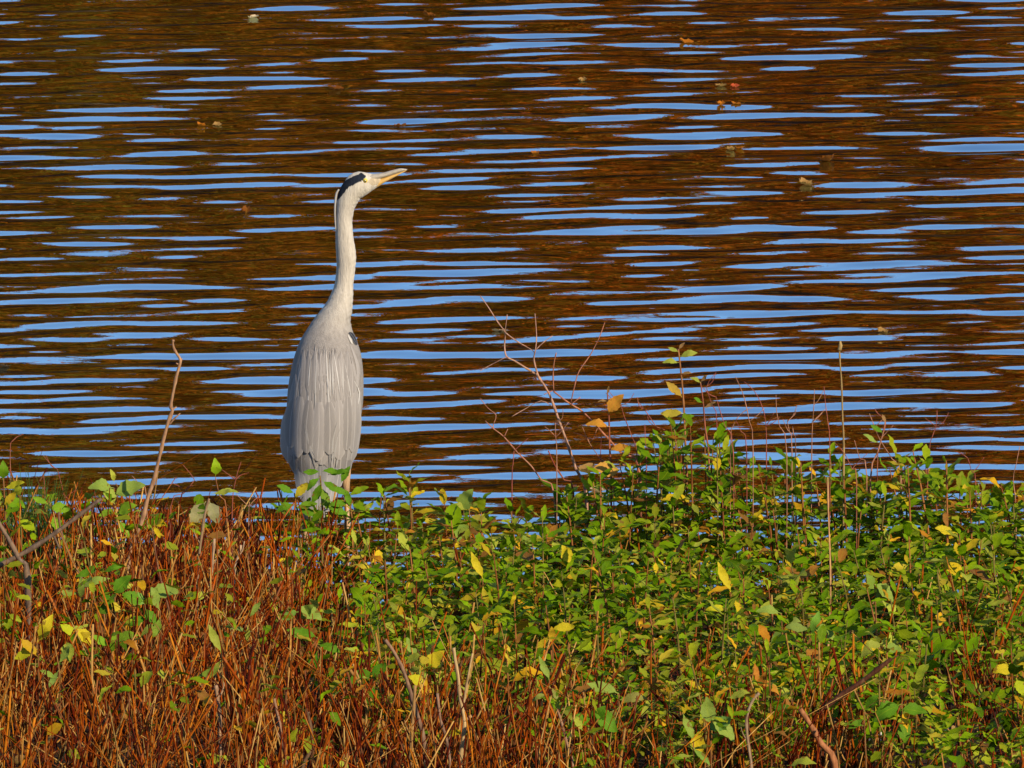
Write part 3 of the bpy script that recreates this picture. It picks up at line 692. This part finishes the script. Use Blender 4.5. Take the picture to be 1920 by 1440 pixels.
# ------------------------------------------------------------------ single branches, twigs and stalks, drawn from the photo at the depth where they root
def depth_at(px, py_base):                # ground distance under a base point
    Yv = 27.0
    for _ in range(20):
        p = at(px, py_base, Yv); Yv += (p.z - gzf(p.x, Yv)) / 0.33
        Yv = min(max(Yv, 23.5), 27.4)
    return Yv
def twig(name, lines, Y_, color, label, cat='twig', group=None, wob=0.0, down=True, lean=0.0):
    lines = list(lines); b0 = lines[0][0]; b = at(b0[0][0], b0[0][1], Y_); zg = gzf(b.x, Y_)
    root = Vector((b.x, Y_, min(b.z, zg)))
    parts = []; q_ = random.Random(int(b0[0][0]))
    for li, (pts, r0, r1) in enumerate(lines):
        P_ = [at(x, y, Y_) for x, y in pts]
        for p in P_: p.y += (p.z - b.z) * lean + q_.uniform(-wob, wob)
        if li == 0 and down and b.z > zg: P_.insert(0, Vector((b.x, Y_, zg - 0.03)))
        P_ = smooth_line(P_, 3); n = len(P_)
        parts.append(tube([p - root for p in P_], [(r0 + (r1 - r0) * i / (n - 1)) * HS * (1 + 0.14 * q_.uniform(-1, 1) + (0.28 if i % 5 == 3 else 0)) * 0.8 for i in range(n)], 7))
    v, f = join(parts); o = link(name, mesh(name, v, f, M_STEM), None, color); o.location = root
    return tag(o, label, cat, group)
TAN = (0.36, 0.20, 0.11); GREYB = (0.15, 0.10, 0.07); RED = (0.28, 0.085, 0.04); PALE = (0.42, 0.28, 0.13); DARK = (0.085, 0.032, 0.018)
tl = twig('bare_twig', [([(236, 1085), (240, 1060), (250, 1015), (265, 980), (278, 930), (287, 905), (297, 865), (305, 830), (316, 790), (323, 770), (320, 762), (325, 735), (331, 705), (338, 680), (336, 670), (328, 658), (324, 645), (325, 637)], 5.2, 2.6),
   ([(318, 796), (326, 786), (338, 775)], 2.4, 1.5), ([(305, 828), (304, 822)], 2, 1.2), ([(334, 683), (330, 681)], 2, 1.2), ([(323, 768), (331, 763)], 2.4, 1.2), ([(338, 680), (341, 672)], 2.2, 1.2)],
   26.75, TAN, 'tall bare tan twig rising alone from the stubble in front of the water', 'twig')
twig('forked_twig', [([(1100, 936), (1080, 880), (1060, 820), (1045, 780), (1030, 740), (1010, 706)], 3.6, 2.6),
   ([(1010, 706), (990, 692), (965, 678), (949, 668), (946, 645), (947, 622), (935, 605), (915, 575), (900, 555)], 2.3, 0.9),
   ([(947, 622), (970, 640), (995, 655), (1003, 661)], 1.3, 0.9), ([(947, 622), (951, 590)], 1.1, 0.8),
   ([(1010, 706), (1001, 676), (1004, 655), (1006, 630), (1003, 588)], 2.0, 0.9), ([(1005, 655), (1020, 641), (1036, 630)], 1.2, 0.8),
   ([(949, 668), (915, 688), (900, 695)], 0.9, 0.7), ([(1038, 765), (1015, 752), (985, 768), (960, 780)], 0.9, 0.7)],
   27.28, (0.40, 0.22, 0.15), 'slender forked bare twig standing over open water beside the shrub', 'twig', wob=0.01)
twig('bare_twig', [([(1200, 890), (1165, 850), (1130, 810), (1095, 775), (1065, 755), (1038, 733)], 2.6, 1.8), ([(1038, 733), (1037, 700), (1039, 678), (1043, 660)], 1.6, 1.0),
   ([(1070, 758), (1078, 720), (1086, 695), (1108, 664), (1124, 632), (1134, 606)], 1.4, 0.9), ([(1070, 758), (1088, 745)], 1.0, 0.8), ([(1038, 733), (1020, 738)], 1, 0.8)],
   27.22, (0.36, 0.14, 0.08), 'leaning reddish twig with upright side shoots beside the orange leaves', 'twig', wob=0.01)
twig('bare_twig', [([(1040, 930), (1015, 900), (995, 872), (970, 848), (945, 820), (925, 803), (910, 790)], 2.0, 1.1), ([(945, 820), (952, 805)], 1, .8), ([(925, 795), (930, 778), (915, 765), (900, 747)], 0.9, 0.7), ([(925, 803), (925, 795)], 1, .9)],
   27.3, (0.36, 0.15, 0.09), 'thin reddish twig leaning away from the shrub low over the water', 'twig', wob=0.008)
twig('bare_twig', [([(1075, 925), (1058, 900), (1040, 872), (1028, 845)], 2.0, 1.6)], 27.25, (0.22, 0.05, 0.03), 'short dark red twig at the foot of the forked twig', 'twig')
twig('bud_stalk', [([(1582, 850), (1580, 790), (1578, 720), (1575, 680), (1574, 655)], 2.2, 1.6), ([(1574, 657), (1576, 648), (1575, 640)], 4.5, 3.0)],
   27.15, (0.30, 0.20, 0.08), 'tall thin stalk with a single green bud at its tip', 'stalk')
twig('slender_stalk', [([(1553, 1210), (1557, 1120), (1556, 1040), (1553, 960), (1552, 895)], 2.4, 1.7)], 25.6, (0.50, 0.27, 0.12), 'straight slender tan stalk rising through the green shrub', 'stalk')
twig('grey_branch', [([(-190, 1240), (-100, 1135), (-40, 1085), (0, 1060), (50, 1034), (100, 1002), (150, 965), (190, 935)], 6.5, 3.8), ([(100, 1002), (112, 1030)], 3, 1.5)], 25.25, GREYB, 'grey brown branch lying aslant over the stubble', 'branch', down=False)
twig('grey_branch', [([(52, 1085), (36, 1050), (18, 1015), (0, 985), (-15, 960)], 6.5, 4.5)], 25.2, GREYB, 'short thick grey branch crossing under the slanting branch', 'branch')
twig('dark_branch', [([(1545, 1328), (1580, 1302), (1620, 1275), (1655, 1248), (1672, 1235)], 6, 4), ([(1660, 1245), (1685, 1228)], 2, 1.2)], 23.85, DARK, 'dark wet broken branch poking out of the green leaves', 'branch', down=False)
twig('dark_branch', [([(1565, 1430), (1540, 1395), (1520, 1360), (1500, 1330)], 7, 5)], 23.75, (0.30, 0.12, 0.05), 'rust brown broken branch under the dark wet branch', 'branch')
twig('forked_stalk', [([(862, 1450), (866, 1400), (871, 1355), (863, 1310), (858, 1265), (850, 1215)], 4.6, 3.4), ([(868, 1330), (874, 1290), (880, 1255), (886, 1225)], 2.6, 1.8), ([(870, 1352), (884, 1342)], 4, 2.5)], 23.62, PALE, 'pale straw coloured forked stalk standing tall in the stubble', 'stalk')
for k_, (pts, r0, c_, lab) in enumerate([
   ([(768, 1450), (772, 1380), (776, 1320), (778, 1285)], 5, PALE, 'pale straw stalk beside the forked stalk'),
   ([(845, 1450), (838, 1390), (826, 1350), (820, 1300)], 4.5, (0.36, 0.25, 0.2), 'grey stalk close beside the pale forked stalk'),
   ([(796, 1400), (782, 1340), (770, 1300), (758, 1262), (740, 1225), (722, 1200)], 6, (0.30, 0.21, 0.17), 'leaning grey stalk above the pale straw stalk'),
   ([(1076, 1450), (1062, 1390), (1050, 1345), (1044, 1330)], 4, (0.42, 0.29, 0.22), 'greyish stalk standing alone at the edge of the stubble'),
   ([(537, 1440), (530, 1390), (520, 1340), (514, 1310)], 5, (0.38, 0.25, 0.19), 'grey pink stalk standing in the red stubble'),
   ([(566, 1445), (585, 1400), (580, 1350), (578, 1335)], 5.5, (0.2, 0.14, 0.1), 'thick dull brown stalk in the red stubble'),
   ([(1410, 1450), (1402, 1390), (1400, 1345), (1412, 1312), (1424, 1300)], 4.6, (0.4, 0.32, 0.25), 'bent grey stalk in front of the cut stubble patch'),
   ([(412, 1350), (408, 1310), (405, 1285)], 6, (0.48, 0.34, 0.25), 'cut off pinkish stalk stump in the stubble'),
   ([(370, 1080), (376, 1020), (384, 965), (392, 935)], 4.5, (0.36, 0.28, 0.2), 'grey stalk carrying the wilted grey leaf'),
   ([(395, 1110), (398, 1060), (402, 1010)], 4.5, (0.46, 0.36, 0.28), 'pale grey stalk below the wilted grey leaf'),
   ([(318, 1160), (310, 1120), (300, 1080), (292, 1040), (285, 990)], 3.0, (0.26, 0.13, 0.09), 'thin brown stalk bowed in front of the tall bare twig'),
   ([(438, 1085), (446, 1045), (452, 1022)], 5, (0.62, 0.5, 0.4), 'bright split stem end in the stubble'),
   ([(160, 1110), (140, 1060), (122, 1020), (112, 985), (110, 960)], 3.4, (0.28, 0.17, 0.13), 'thin bowed stalk under the slanting grey branch')]):
    twig('dry_stalk', [(pts, r0 * 0.72, r0 * 0.6), (pts[1:2] + [(pts[1][0] + (9 if k_ % 2 else -9), pts[1][1] - 14), (pts[1][0] + (12 if k_ % 2 else -14), pts[1][1] - 30)], r0 * 0.35, r0 * 0.2)], depth_at(pts[0][0], pts[0][1] + 110), tuple(v * q for v, q in zip(c_, (0.7, 0.58, 0.45))), lab, 'stalk')
# fine upright twigs over the shrub, against the water
fine = [[(1345, 810), (1335, 760), (1325, 725), (1342, 700)], [(1375, 850), (1360, 800), (1350, 770), (1343, 745)], [(1412, 845), (1405, 790), (1395, 745), (1385, 720), (1379, 706)],
        [(1437, 860), (1436, 800), (1430, 765), (1415, 735), (1395, 715)], [(1475, 850), (1462, 800), (1456, 770), (1455, 740)], [(1522, 850), (1524, 790), (1526, 760), (1527, 730)],
        [(1556, 850), (1552, 790), (1548, 760), (1545, 725)], [(1690, 900), (1672, 860), (1650, 825), (1640, 800), (1630, 775)], [(1645, 880), (1650, 835), (1660, 800), (1660, 785)],
        [(1625, 890), (1612, 860), (1602, 825)], [(1606, 905), (1598, 880), (1586, 855)], [(1830, 915), (1822, 885), (1815, 860)], [(1905, 960), (1900, 900), (1905, 870), (1912, 838)],
        [(1370, 845), (1374, 800), (1385, 780)], [(1400, 850), (1390, 810), (1380, 790)], [(1252, 840), (1230, 800), (1210, 770), (1195, 752)], [(1212, 870), (1210, 830), (1209, 795)],
        [(1195, 870), (1185, 820), (1170, 780), (1165, 760)], [(1150, 900), (1125, 860), (1105, 830), (1092, 800)], [(1127, 880), (1126, 850), (1128, 815)], [(1044, 870), (1042, 820), (1041, 790)],
        [(960, 905), (962, 870), (964, 845)], [(1740, 870), (1755, 800), (1757, 770)], [(1485, 850), (1480, 810), (1476, 790)], [(1492, 850), (1488, 815), (1486, 800)],
        [(18, 960), (20, 900), (19, 860), (20, 830)], [(84, 975), (84, 930), (82, 890)], [(120, 960), (122, 935), (107, 880)], [(160, 985), (138, 945), (148, 905)], [(435, 960), (442, 900), (452, 866)], [(275, 935), (262, 910), (247, 892)], [(320, 950), (345, 925), (365, 900)], [(466, 985), (467, 950), (468, 940)]]
ft = random.Random(21)
for pts in fine:
    q_ = pts[-2]; br = []
    for j in range(ft.randint(0, 3)):
        i0 = ft.randrange(1, len(pts)); b_ = pts[i0]; s_ = ft.choice((-1, 1)); br.append(([b_, (b_[0] + s_ * ft.uniform(6, 14), b_[1] - ft.uniform(6, 12)), (b_[0] + s_ * ft.uniform(14, 30), b_[1] - ft.uniform(14, 30))], 0.9, 0.6))
    left = pts[0][0] < 700
    twig('fine_twig', [(pts, 1.15, 0.7)] + br, ft.uniform(26.8, 27.2) if left else ft.uniform(27.0, 27.3), ft.choice([(0.30, 0.09, 0.06), (0.36, 0.17, 0.10), (0.26, 0.07, 0.05)]),
         'hair thin reddish twig standing against the water above the stubble' if left else 'hair thin reddish twig standing against the water above the green shrub', 'twig',
         'fine twigs above the stubble' if left else 'fine twigs above the shrub', wob=0.006)
# ------------------------------------------------------------------ plants with leaves of their own, drawn singly
def leaf_on(parent, root, px, py, Y_, ang, L_px, kind, color, el=0.2, roll=0.0, vi=None):
    p = at(px, py, Y_) - root; lf = link('leaf', LM[kind][ft.randrange(5) if vi is None else vi], parent, color)
    X_ = Vector((math.cos(R(ang)), -0.25, math.sin(R(ang)))).normalized()     # where the leaf points, seen from the lake path
    nrm = Vector((0.15 + roll, -0.75, 0.65)); nrm = (nrm - X_ * nrm.dot(X_)).normalized(); Yv = nrm.cross(X_)
    M_ = Matrix((X_, Yv, nrm)).transposed().to_4x4(); lf.matrix_local = Matrix.Translation(p) @ M_ @ Matrix.Scale(L_px * HS, 4)
    return lf
def plant(name, stem_pts, r0, Y_, scol, leaves, label, cat='plant', group=None):
    b = at(*stem_pts[0], Y_); root = Vector((b.x, Y_, gzf(b.x, Y_))); e = empty(name, root); tag(e, label, cat, group)
    P_ = [at(x, y, Y_) for x, y in stem_pts]
    if P_[0].z > root.z: P_.insert(0, Vector((b.x, Y_, root.z - 0.03)))
    P_ = smooth_line(P_, 3); n = len(P_); v, f = tube([p - root for p in P_], [r0 * HS * (1 - 0.5 * i / n) for i in range(n)], 6)
    link('stem', mesh('stem', v, f, M_STEM), e, scol)
    for a in leaves: leaf_on(e, root, a[0], a[1], Y_ - 0.004, *a[2:])
    return e
OR = (0.50, 0.20, 0.03); YL = (0.55, 0.40, 0.02); OG = (0.30, 0.30, 0.05); GR = (0.10, 0.21, 0.012); PG = (0.24, 0.30, 0.06); BR = (0.30, 0.15, 0.07)
plant('withered_plant', [(1146, 900), (1143, 840), (1142, 790), (1140, 760), (1139, 735)], 2.2, 27.18, (0.26, 0.08, 0.04),
      [(1141, 775, 62, 44, 'broad', OR), (1139, 752, 170, 18, 'lance', BR), (1139, 740, 80, 18, 'lance', BR), (1143, 800, 160, 44, 'oval', OR), (1143, 845, 20, 40, 'oval', OR), (1166, 880, 178, 54, 'broad', (0.55, 0.26, 0.06))],
      'withered plant with curled orange leaves standing against the water')
plant('seedling_plant', [(1288, 905), (1285, 830), (1282, 760), (1277, 700), (1272, 655)], 2.6, 27.2, (0.30, 0.13, 0.05),
      [(1272, 660, 150, 20, 'oval', OG), (1273, 655, 60, 16, 'oval', BR), (1273, 668, 15, 34, 'oval', OG), (1273, 680, 165, 30, 'oval', OG), (1276, 700, 10, 22, 'lance', BR), (1279, 745, 130, 40, 'oval', (0.42, 0.24, 0.04)), (1282, 775, 175, 42, 'oval', (0.42, 0.30, 0.04)), (1282, 785, 20, 20, 'oval', GR)],
      'upright seedling with few yellowing leaves rising above the shrub')
plant('seedling_plant', [(1330, 880), (1322, 800), (1318, 750), (1313, 715)], 2.0, 27.24, (0.28, 0.09, 0.05),
      [(1314, 718, 140, 22, 'oval', OG), (1314, 716, 50, 18, 'oval', BR), (1318, 755, 150, 20, 'oval', GR), (1319, 765, 30, 26, 'lance', BR)], 'thin reddish seedling just behind the yellowing seedling')
plant('seedling_plant', [(1632, 900), (1645, 850), (1655, 815), (1660, 790)], 1.8, 27.2, (0.36, 0.16, 0.1),
      [(1660, 793, 110, 18, 'oval', BR), (1655, 812, 140, 26, 'oval', GR), (1648, 830, 150, 34, 'lance', PG)], 'small thin seedling with two drooping leaves above the shrub')
plant('single_leaf_plant', [(425, 960), (412, 930), (404, 895)], 1.4, 26.9, (0.3, 0.12, 0.05), [(404, 893, 84, 34, 'broad', (0.26, 0.36, 0.012)), (412, 920, 10, 34, 'lance', OG)], 'thin stem topped by one upright yellow green leaf')
plant('wilted_stalk', [(372, 1050), (378, 1000), (388, 950)], 2.4, 26.75, GREYB, [(386, 940, 235, 50, 'broad', (0.30, 0.25, 0.13)), (392, 938, 290, 46, 'broad', (0.28, 0.24, 0.14)), (398, 925, 10, 40, 'lance', OG)], 'stalk with a hanging grey olive wilted leaf')
plant('young_plant', [(218, 1000), (216, 960), (214, 915)], 2.2, 26.85, (0.16, 0.08, 0.03),
      [(213, 915, 165, 46, 'broad', PG), (216, 930, 35, 58, 'broad', PG), (215, 945, 120, 42, 'broad', (0.3, 0.34, 0.05)), (216, 962, 30, 44, 'broad', (0.2, 0.32, 0.02)), (214, 905, 95, 26, 'oval', (0.4, 0.38, 0.05)), (217, 955, 200, 34, 'oval', (0.2, 0.3, 0.02)), (217, 975, 320, 40, 'oval', (0.16, 0.3, 0.02))],
      'young plant with broad pale green leaves at the edge of the stubble')
plant('young_plant', [(100, 990), (98, 960), (92, 940)], 2.0, 26.7, (0.16, 0.08, 0.03), [(94, 955, 10, 38, 'broad', (0.2, 0.33, 0.02)), (90, 945, 150, 30, 'oval', (0.18, 0.3, 0.02)), (96, 965, 300, 36, 'broad', (0.18, 0.3, 0.015))], 'young plant with three round green leaves in the stubble')
plant('young_plant', [(10, 980), (8, 930), (6, 890)], 2.2, 26.8, (0.2, 0.08, 0.03), [(4, 900, 80, 36, 'broad', (0.12, 0.22, 0.01)), (8, 915, 20, 40, 'oval', (0.4, 0.34, 0.02)), (6, 930, 200, 36, 'broad', (0.3, 0.3, 0.02)), (8, 935, 340, 42, 'broad', (0.14, 0.26, 0.01)), (9, 950, 60, 36, 'oval', (0.45, 0.3, 0.02))], 'leafy green and yellow plant at the end of the stubble by the grass tuft')
plant('young_plant', [(605, 985), (603, 930), (600, 892)], 2.6, 27.08, (0.18, 0.1, 0.03),
      [(600, 885, 175, 30, 'oval', GR), (604, 884, 10, 34, 'oval', GR), (615, 890, 20, 40, 'lance', GR), (600, 895, 215, 34, 'oval', GR), (604, 900, 330, 40, 'oval', GR), (603, 912, 290, 44, 'oval', (0.14, 0.22, 0.02)), (602, 905, 250, 40, 'oval', (0.09, 0.19, 0.01)), (640, 905, 70, 34, 'oval', GR)],
      'leafy green plant standing in front of the heron tail')
plant('young_plant', [(662, 1000), (658, 960), (655, 930)], 2.4, 27.02, (0.2, 0.09, 0.03), [(655, 928, 150, 34, 'oval', GR), (656, 930, 40, 38, 'oval', (0.2, 0.27, 0.01)), (655, 940, 190, 38, 'oval', GR), (657, 944, 350, 40, 'oval', (0.16, 0.25, 0.005)), (656, 950, 100, 30, 'oval', GR), (658, 958, 20, 40, 'oval', OG), (657, 962, 165, 42, 'oval', GR)], 'green plant in front of the heron leg')
plant('young_plant', [(560, 990), (556, 950), (552, 925)], 2.4, 27.0, (0.2, 0.09, 0.03), [(553, 925, 150, 38, 'oval', GR), (554, 935, 60, 40, 'oval', (0.5, 0.36, 0.03)), (555, 945, 190, 40, 'oval', GR), (556, 950, 340, 42, 'oval', GR), (555, 955, 30, 40, 'oval', (0.14, 0.24, 0.015))], 'green plant with one yellow leaf beside the heron tail')
for px, py, c_, k_ in [(150, 1100, PG, 'lance'), (272, 1128, GR, 'broad'), (192, 1060, GR, 'lance'), (280, 1115, PG, 'broad'), (465, 1160, PG, 'lance'), (560, 1135, PG, 'broad'), (595, 1195, GR, 'oval'), (140, 1180, YL, 'broad'), (70, 1205, YL, 'oval'), (110, 1245, PG, 'lance'), (208, 1200, (0.2, 0.3, 0.02), 'oval'), (215, 1115, GR, 'broad'), (300, 1145, PG, 'oval'), (415, 1225, OG, 'lance'), (780, 1235, PG, 'oval'), (800, 1258, YL, 'broad'), (700, 1260, GR, 'broad'), (860, 960, PG, 'broad'), (880, 955, OG, 'oval'), (970, 1000, PG, 'oval'), (1070, 1058, YL, 'broad'), (905, 1085, YL, 'lance'), (1035, 1182, YL, 'oval'), (1030, 1275, PG, 'lance'), (1160, 1300, PG, 'oval'), (1110, 1335, GR, 'broad'), (1370, 1110, YL, 'lance'), (1640, 1095, PG, 'broad'), (1465, 1150, PG, 'oval'), (1520, 1165, PG, 'oval'), (1655, 1205, OG, 'broad'), (1690, 1320, GR, 'broad'), (1620, 1335, GR, 'oval'), (1330, 1345, PG, 'broad'), (1300, 1390, PG, 'lance'), (1905, 1245, YL, 'broad'), (1795, 1000, YL, 'oval'), (1420, 1270, OR, 'lance')]:
    Yd = depth_at(px, py + 195) if py > 1000 else 26.9
    a0 = ft.choice([20, 60, 110, 160, 200, 330]); L0 = ft.uniform(38, 56)
    lv = [(px, py, a0, L0, k_, c_), (px, py + 12, a0 + ft.uniform(120, 220), L0 * 0.8, k_, tuple(v * ft.uniform(0.7, 1.1) for v in c_)), (px, py + 26, a0 + ft.uniform(50, 100), L0 * 0.8, k_, tuple(v * ft.uniform(0.6, 1) for v in c_))]
    lab, gp = ('small plant with large yellow or orange leaves showing in the bank growth', 'yellow leaved plants') if c_ in (YL, OR) else ('small plant with a few large green leaves standing out of the bank growth', 'large leaved small plants')
    gp += ' near ' + near(px, py); lab = lab.split(' showing')[0].split(' standing')[0] + ' near ' + near(px, py)
    plant('small_plant', [(px + 4, py + 110), (px + 2, py + 50), (px, py)], 1.8, Yd, (0.2, 0.09, 0.03), lv, lab, 'plant', gp)
# grass tuft at the far left
gt = []; q_ = random.Random(3)
gb = at(55, 935, 26.95); groot = Vector((gb.x, 26.95, gzf(gb.x, 26.95)))
for i in range(220):
    x, y = q_.gauss(0, 0.04), q_.gauss(0, 0.05); h = q_.uniform(0.16, 0.29); a = q_.uniform(0, 6.28); l_ = q_.uniform(0.02, 0.07)
    gt.append(tube([(x, y, 0), (x + math.cos(a) * l_ * 0.35, y + math.sin(a) * l_ * 0.35, h * 0.65), (x + math.cos(a) * l_, y + math.sin(a) * l_, h)], [0.0016, 0.0013, 0.0004], 3, cap=False))
v, f = join(gt); o = link('grass_tuft', mesh('grass_tuft', v, f, M_STEM), None, (0.06, 0.13, 0.02)); o.location = groot
tag(o, 'fluffy dark green grass tuft at the end of the bank by the water', 'grass')
# ------------------------------------------------------------------ leaves afloat on the lake
def float_leaf(seed):
    r_ = random.Random(seed); n = 8; V = []; F = []; UV = []
    cup = r_.uniform(0.15, 0.4); cur = r_.uniform(0.3, 0.7)
    for i in range(n + 1):
        s = i / n; wd = 0.42 * math.sin(math.pi * min(1, s * 0.93 + 0.04)) ** 0.7 * (1 + (0.18 if i % 2 else -0.16))
        for v_ in (-1, -0.5, 0, 0.5, 1):
            V.append((s - 0.5, wd * v_, cup * v_ * v_ * (0.5 + 0.5 * r_.random()) + cur * max(0, s - 0.6) ** 1.5 * 1.5 + 0.05 * math.sin(i * 1.7 + v_ * 3))); UV.append((s, 0.5 + v_ / 2))
    for i in range(n):
        for j in range(4): b_ = i * 5 + j; F.append((b_, b_ + 1, b_ + 6, b_ + 5))
    st = tube([(-0.5, 0, 0.02), (-0.72, 0.05, 0.1), (-0.9, 0.02, 0.22)], [0.018, 0.014, 0.012], 4); o_ = len(V)
    V += [tuple(p) for p in st[0]]; F += [tuple(i + o_ for i in q) for q in st[1]]; UV += [(0, 0.5)] * len(st[0])
    return mesh('floating_leaf', V, F, M_LEAF, uv=UV)
FL = [float_leaf(i) for i in range(5)]
FO = (0.36, 0.10, 0.006); FB = (0.15, 0.04, 0.005); FG = (0.30, 0.15, 0.045)
for i, (px, py, s, c_, lab) in enumerate([
  (377, 237, 0.045, FO, 0), (408, 236, 0.05, FG, 0), (462, 398, 0.055, FB, 0), (1352, 162, 0.06, FG, 0), (1378, 163, 0.05, (0.4, 0.06, 0.02), 0), (1352, 198, 0.045, FO, 0), (1380, 197, 0.05, FO, 0), (1370, 281, 0.05, FG, 0), (1388, 279, 0.045, FO, 0),
  (1003, 287, 0.05, FO, 0), (750, 240, 0.055, FB, 0), (1287, 81, 0.07, FO, 0), (1550, 303, 0.08, FB, 0), (630, 168, 0.075, FB, 0), (475, 34, 0.06, (0.5, 0.36, 0.22), 0), (1510, 347, 0.07, FG, 0), (1828, 192, 0.08, FB, 0), (805, 31, 0.06, FB, 0),
  (932, 622, 0.05, (0.22, 0.14, 0.09), 1), (944, 622, 0.04, (0.22, 0.14, 0.09), 1), (1092, 152, 0.05, FG, 0), (8, 687, 0.05, (0.08, 0.05, 0.04), 0), (1655, 624, 0.05, FG, 0), (1100, 880, 0.07, FG, 1), (1120, 922, 0.07, (0.5, 0.3, 0.16), 1)]):
    p = on_z(px, py, 0.0); p.z = wave_z(p.x, p.y) + 0.001; o = link('floating_leaf', FL[i % 5], None, c_); o.location = p; s *= 0.62; o.scale = (s, s, s * 0.75); o.rotation_euler = (ft.uniform(-0.1, 0.1), ft.uniform(-0.1, 0.1), ft.uniform(0, 6.28))
    cn = 'bright orange' if c_ == FO else 'pale tan' if c_ == FG else 'dark brown' if c_ == FB else 'red' if c_[1] < 0.08 and c_[0] > 0.3 else 'greyish'
    tag(o, 'curled %s fallen leaf floating %s' % (cn, 'close to the shore twigs' if lab else 'on the open lake'), 'leaf', '%s leaves floating %s' % (cn, 'by the shore' if lab else 'on the lake'))
# pale bark chips lying in the gap of the shrub
for i in range(16):
    px, py = ft.gauss(1670, 50), ft.gauss(1374, 9); Yd = depth_at(px, py); p = at(px, py, Yd); s = ft.uniform(0.006, 0.014)
    v, f = sphere(1.0, 7, 4); v = [(a * ft.uniform(0.7, 1.2), b * ft.uniform(0.7, 1.2), c_ * 0.6 * ft.uniform(0.7, 1.2)) for a, b, c_ in v]
    o = link('pale_chip', mesh('pale_chip', v, f, M_STONE, smooth=False)); o.location = (p.x, Yd, gzf(p.x, Yd) + 0.17 * 0 + s * 0.3); o.scale = (s * 1.4, s, s); o.rotation_euler = (0, 0, ft.uniform(0, 6))
    tag(o, 'small pale chip lying in the open stubble near the dark branch', 'chip', 'pale chips in the stubble')
print('objects', len(bpy.data.objects))
